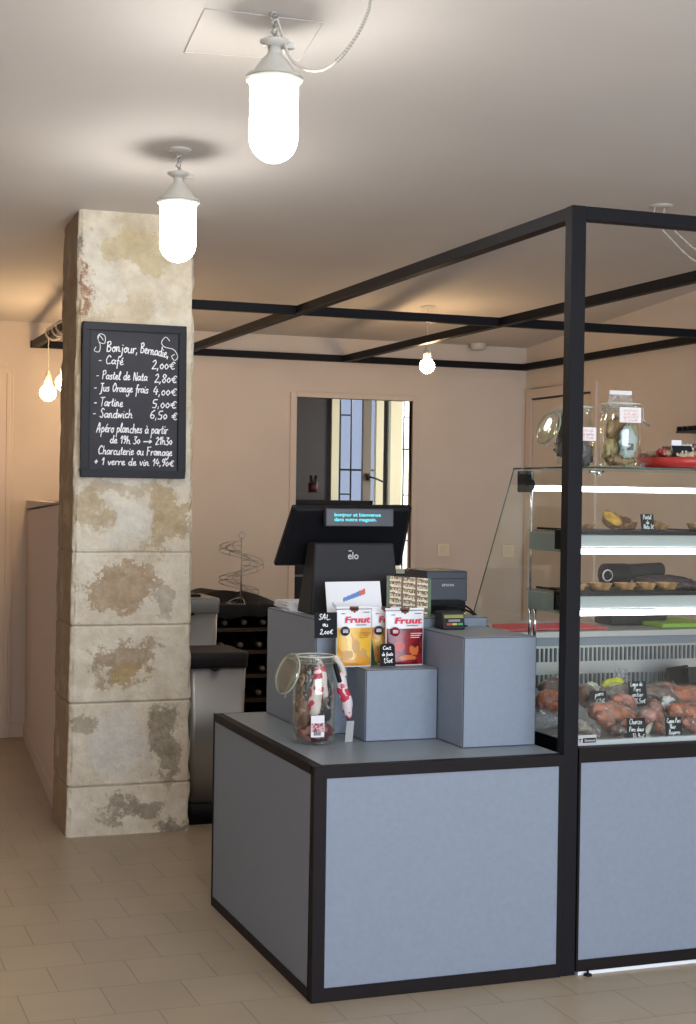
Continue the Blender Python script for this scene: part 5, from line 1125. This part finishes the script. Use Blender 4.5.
for ri, z in enumerate(SHZ[2:]):
    for k in range(4):
        x = rk0+.075+k*.115+(.02 if ri % 2 else 0)
        if wb_ is None:
            wb_ = thing('wine_bottle', (x, ry0+.02, z+.013), 'x', 'bottle', 'wine bottles in the black rack')
            rot = Matrix.Rotation(R(-90), 3, 'X'); c_ = Vector((x, ry0+.02, z+.053))
            MB().lathe([(.014, 0), (.014, .075), (.036, .13), (.038, .15), (.038, .30), (.001, .30)], c_, 18, rot=rot).build('glass_bottle', BG, wb_)
            MB().lathe([(.001, -.004), (.0155, -.003), (.0155, .05)], c_, 16, rot=rot).build('capsule', mat('pale_capsule', (.16, .13, .10), .4, .3), wb_); o = wb_
        else: o = dup(wb_, (x, ry0+.02, z+.013))
        row = ['lowest filled', 'second lowest filled', 'second highest', 'top'][ri]; colm = ['leftmost', 'second from left', 'second from right', 'rightmost'][k]
        o['label'] = 'dark wine bottle lying %s in the %s row of rack' % (colm, row)
# black cloth heaped on top
b = MB(); nx, ny = 36, 22; vs = []
for j in range(ny+1):
    for i in range(nx+1):
        u, v = i/nx, j/ny; x = rk0-.05+(rk1-rk0+.09)*u; y = ry0-.03+(ry1-ry0+.05)*v
        env = max(0, sin(pi*min(1, max(0, u))))**.8*min(1, v*3.0+.05)*min(1, (1-v)*4+.1)
        z = rz+.004+.100*env*(.6+.6*abs(noise.noise(Vector((u*3, v*2, 2)))))
        if 0 < v < .9 and .12 < u < .62 and v < .42: z = min(z, rz+.012)
        vs.append(Vector((x, y, z)))
b.add(vs, [(j*(nx+1)+i, j*(nx+1)+i+1, (j+1)*(nx+1)+i+1, (j+1)*(nx+1)+i) for j in range(ny) for i in range(nx)], None, True)
N0 = len(vs); vs2 = [Vector((v.x, v.y, rz+.001)) for v in vs]
rim = [i for i in range(nx+1)]
b.add([vs[i] for i in rim]+[Vector((vs[i].x, vs[i].y-.002, rz-.055-.03*noise.noise(Vector((vs[i].x*7, 0, 0))))) for i in rim], [(i, i+1, nx+2+i, nx+1+i) for i in range(nx)], None, True)
cl = b.build('black_cloth', mat('black_fabric', (.008, .008, .010), .9), label='crumpled black cloth draped over the wine rack', cat='cloth')
mod = cl.modifiers.new('s', 'SOLIDIFY'); mod.thickness = .004; mod.offset = 1
# spiral wire stand
sp = thing('spiral_stand', (ony(241, 600, 8.5).x, 8.5, rz+.014), 'spiral wire display stand on the black cloth behind the bins', 'wire stand')
sx_, sy_, sz_ = sp.location.x, 8.5, rz+.016; top = ony(240, 538, 8.5).z
b = MB(); b.tube([(sx_, sy_, sz_), (sx_, sy_, top)], .0045, 8); b.build('pole', M_WIRE, sp)
b = MB(); b.tube([(sx_+.018*cos(a), sy_, top+.016+.018*sin(a)) for a in [2*pi*k/14 for k in range(14)]], .0025, 6, closed=True); b.build('finial_ring', M_WIRE, sp)
b = MB(); b.tube([(sx_+.085*cos(a), sy_+.085*sin(a), sz_) for a in [2*pi*k/30 for k in range(30)]], .0025, 6, closed=True)
for a in (0, pi/2): b.tube(cat_rom([(sx_-.085*cos(a), sy_-.085*sin(a), sz_), (sx_-.05*cos(a), sy_-.05*sin(a), sz_+.022), (sx_, sy_, sz_+.032), (sx_+.05*cos(a), sy_+.05*sin(a), sz_+.022), (sx_+.085*cos(a), sy_+.085*sin(a), sz_)], 5), .0025, 6)
b.build('base_ring', M_WIRE, sp)
b = MB(); hb_, ht = sz_+.075, top-.02
for rr_, off in ((.128, 0), (.090, -.010), (.128, -.028), (.052, .004)):
    b.tube([(sx_+rr_*cos(a), sy_+rr_*sin(a), hb_+off+(ht-hb_)*k/80) for k, a in [(k, R(20)+k/80*pi*3.1) for k in range(81)]], .0022, 6)
b.build('spiral_rails', M_WIRE, sp)
b = MB()
for k in range(0, 81, 8):
    a = R(20)+k/80*pi*3.1; z = hb_+(ht-hb_)*k/80
    b.tube([(sx_, sy_, z+.004), (sx_+.128*cos(a), sy_+.128*sin(a), z)], .002, 6); b.tube([(sx_+.128*cos(a), sy_+.128*sin(a), z), (sx_+.128*cos(a), sy_+.128*sin(a), z-.028)], .002, 6)
b.build('spokes', M_WIRE, sp)

# ================================================================== WALL SWITCHES, OFFICE THINGS
for q_, lbl in (((443, 550), 'cream wall switch right of the doorway, above the receipt printer'), ((508, 551), 'cream wall switch seen through the side glass of the case')):
    c_ = ony(*q_, YB); t = thing('wall_switch', (c_.x, YB-.01, c_.z-.045), lbl, 'switch')
    MB().box((c_.x-.046, YB-.012, c_.z-.046), (c_.x+.046, YB-.001, c_.z+.046)).build('plate', mat('cream_plastic', (.85, .74, .56), .4), t, .004)
    MB().box((c_.x-.028, YB-.017, c_.z-.028), (c_.x+.028, YB-.011, c_.z+.032)).build('rocker', mat('rocker_plastic', (.80, .69, .52), .35), t, .003)
of = thing('office_cupboard', (3.75, 10.95, 0), 'dark office cupboard seen through the doorway', 'cupboard')
zo = 1.57
b = MB(); b.box((3.30, 10.7, 0), (4.12, 10.72, zo-.4)); b.box((3.30, 10.7, zo-.03), (4.12, 11.2, zo)); b.box((3.30, 10.7, 0), (3.32, 11.2, zo)); b.box((4.10, 10.7, 0), (4.12, 11.2, zo)); b.box((3.3, 11.18, 0), (4.12, 11.2, zo)); b.build('carcass', M_DGREY, of, .003)
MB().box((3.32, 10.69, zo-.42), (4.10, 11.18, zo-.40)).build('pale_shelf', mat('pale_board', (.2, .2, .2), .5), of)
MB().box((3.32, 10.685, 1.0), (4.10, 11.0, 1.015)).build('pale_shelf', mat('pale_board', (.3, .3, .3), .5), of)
def offp(px, py, y=10.85): return ony(px, py, y)
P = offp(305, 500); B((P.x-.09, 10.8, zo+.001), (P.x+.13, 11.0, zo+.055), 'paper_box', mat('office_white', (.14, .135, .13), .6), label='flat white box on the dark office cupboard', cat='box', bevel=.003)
P = offp(298, 490); B((P.x-.05, 11.02, zo+.001), (P.x+.03, 11.15, zo+.20), 'black_speaker', M_PLAST, label='black upright box behind the white one on the office cupboard', cat='box', bevel=.01)
P = offp(317, 500); pc = thing('pencil_pot', (P.x, 10.95, zo+.057), 'dark red pot of pencils on the office cupboard', 'pencil pot'); pcz = zo+.057
MB().shell([(.001, 0), (.034, 0), (.036, .075), (.033, .075), (.031, .004)], (P.x, 10.95, pcz), 20).build('pot', mat('dark_red_pot', (.08, .01, .015), .5), pc)
for k in range(7): MB().tube([(P.x+.012*cos(k), 10.95+.012*sin(k), pcz+.01), (P.x+.03*cos(k*1.7), 10.95+.02*sin(k*1.7), pcz+.13)], .004, 6).build('pencil', M_PLAST, pc)
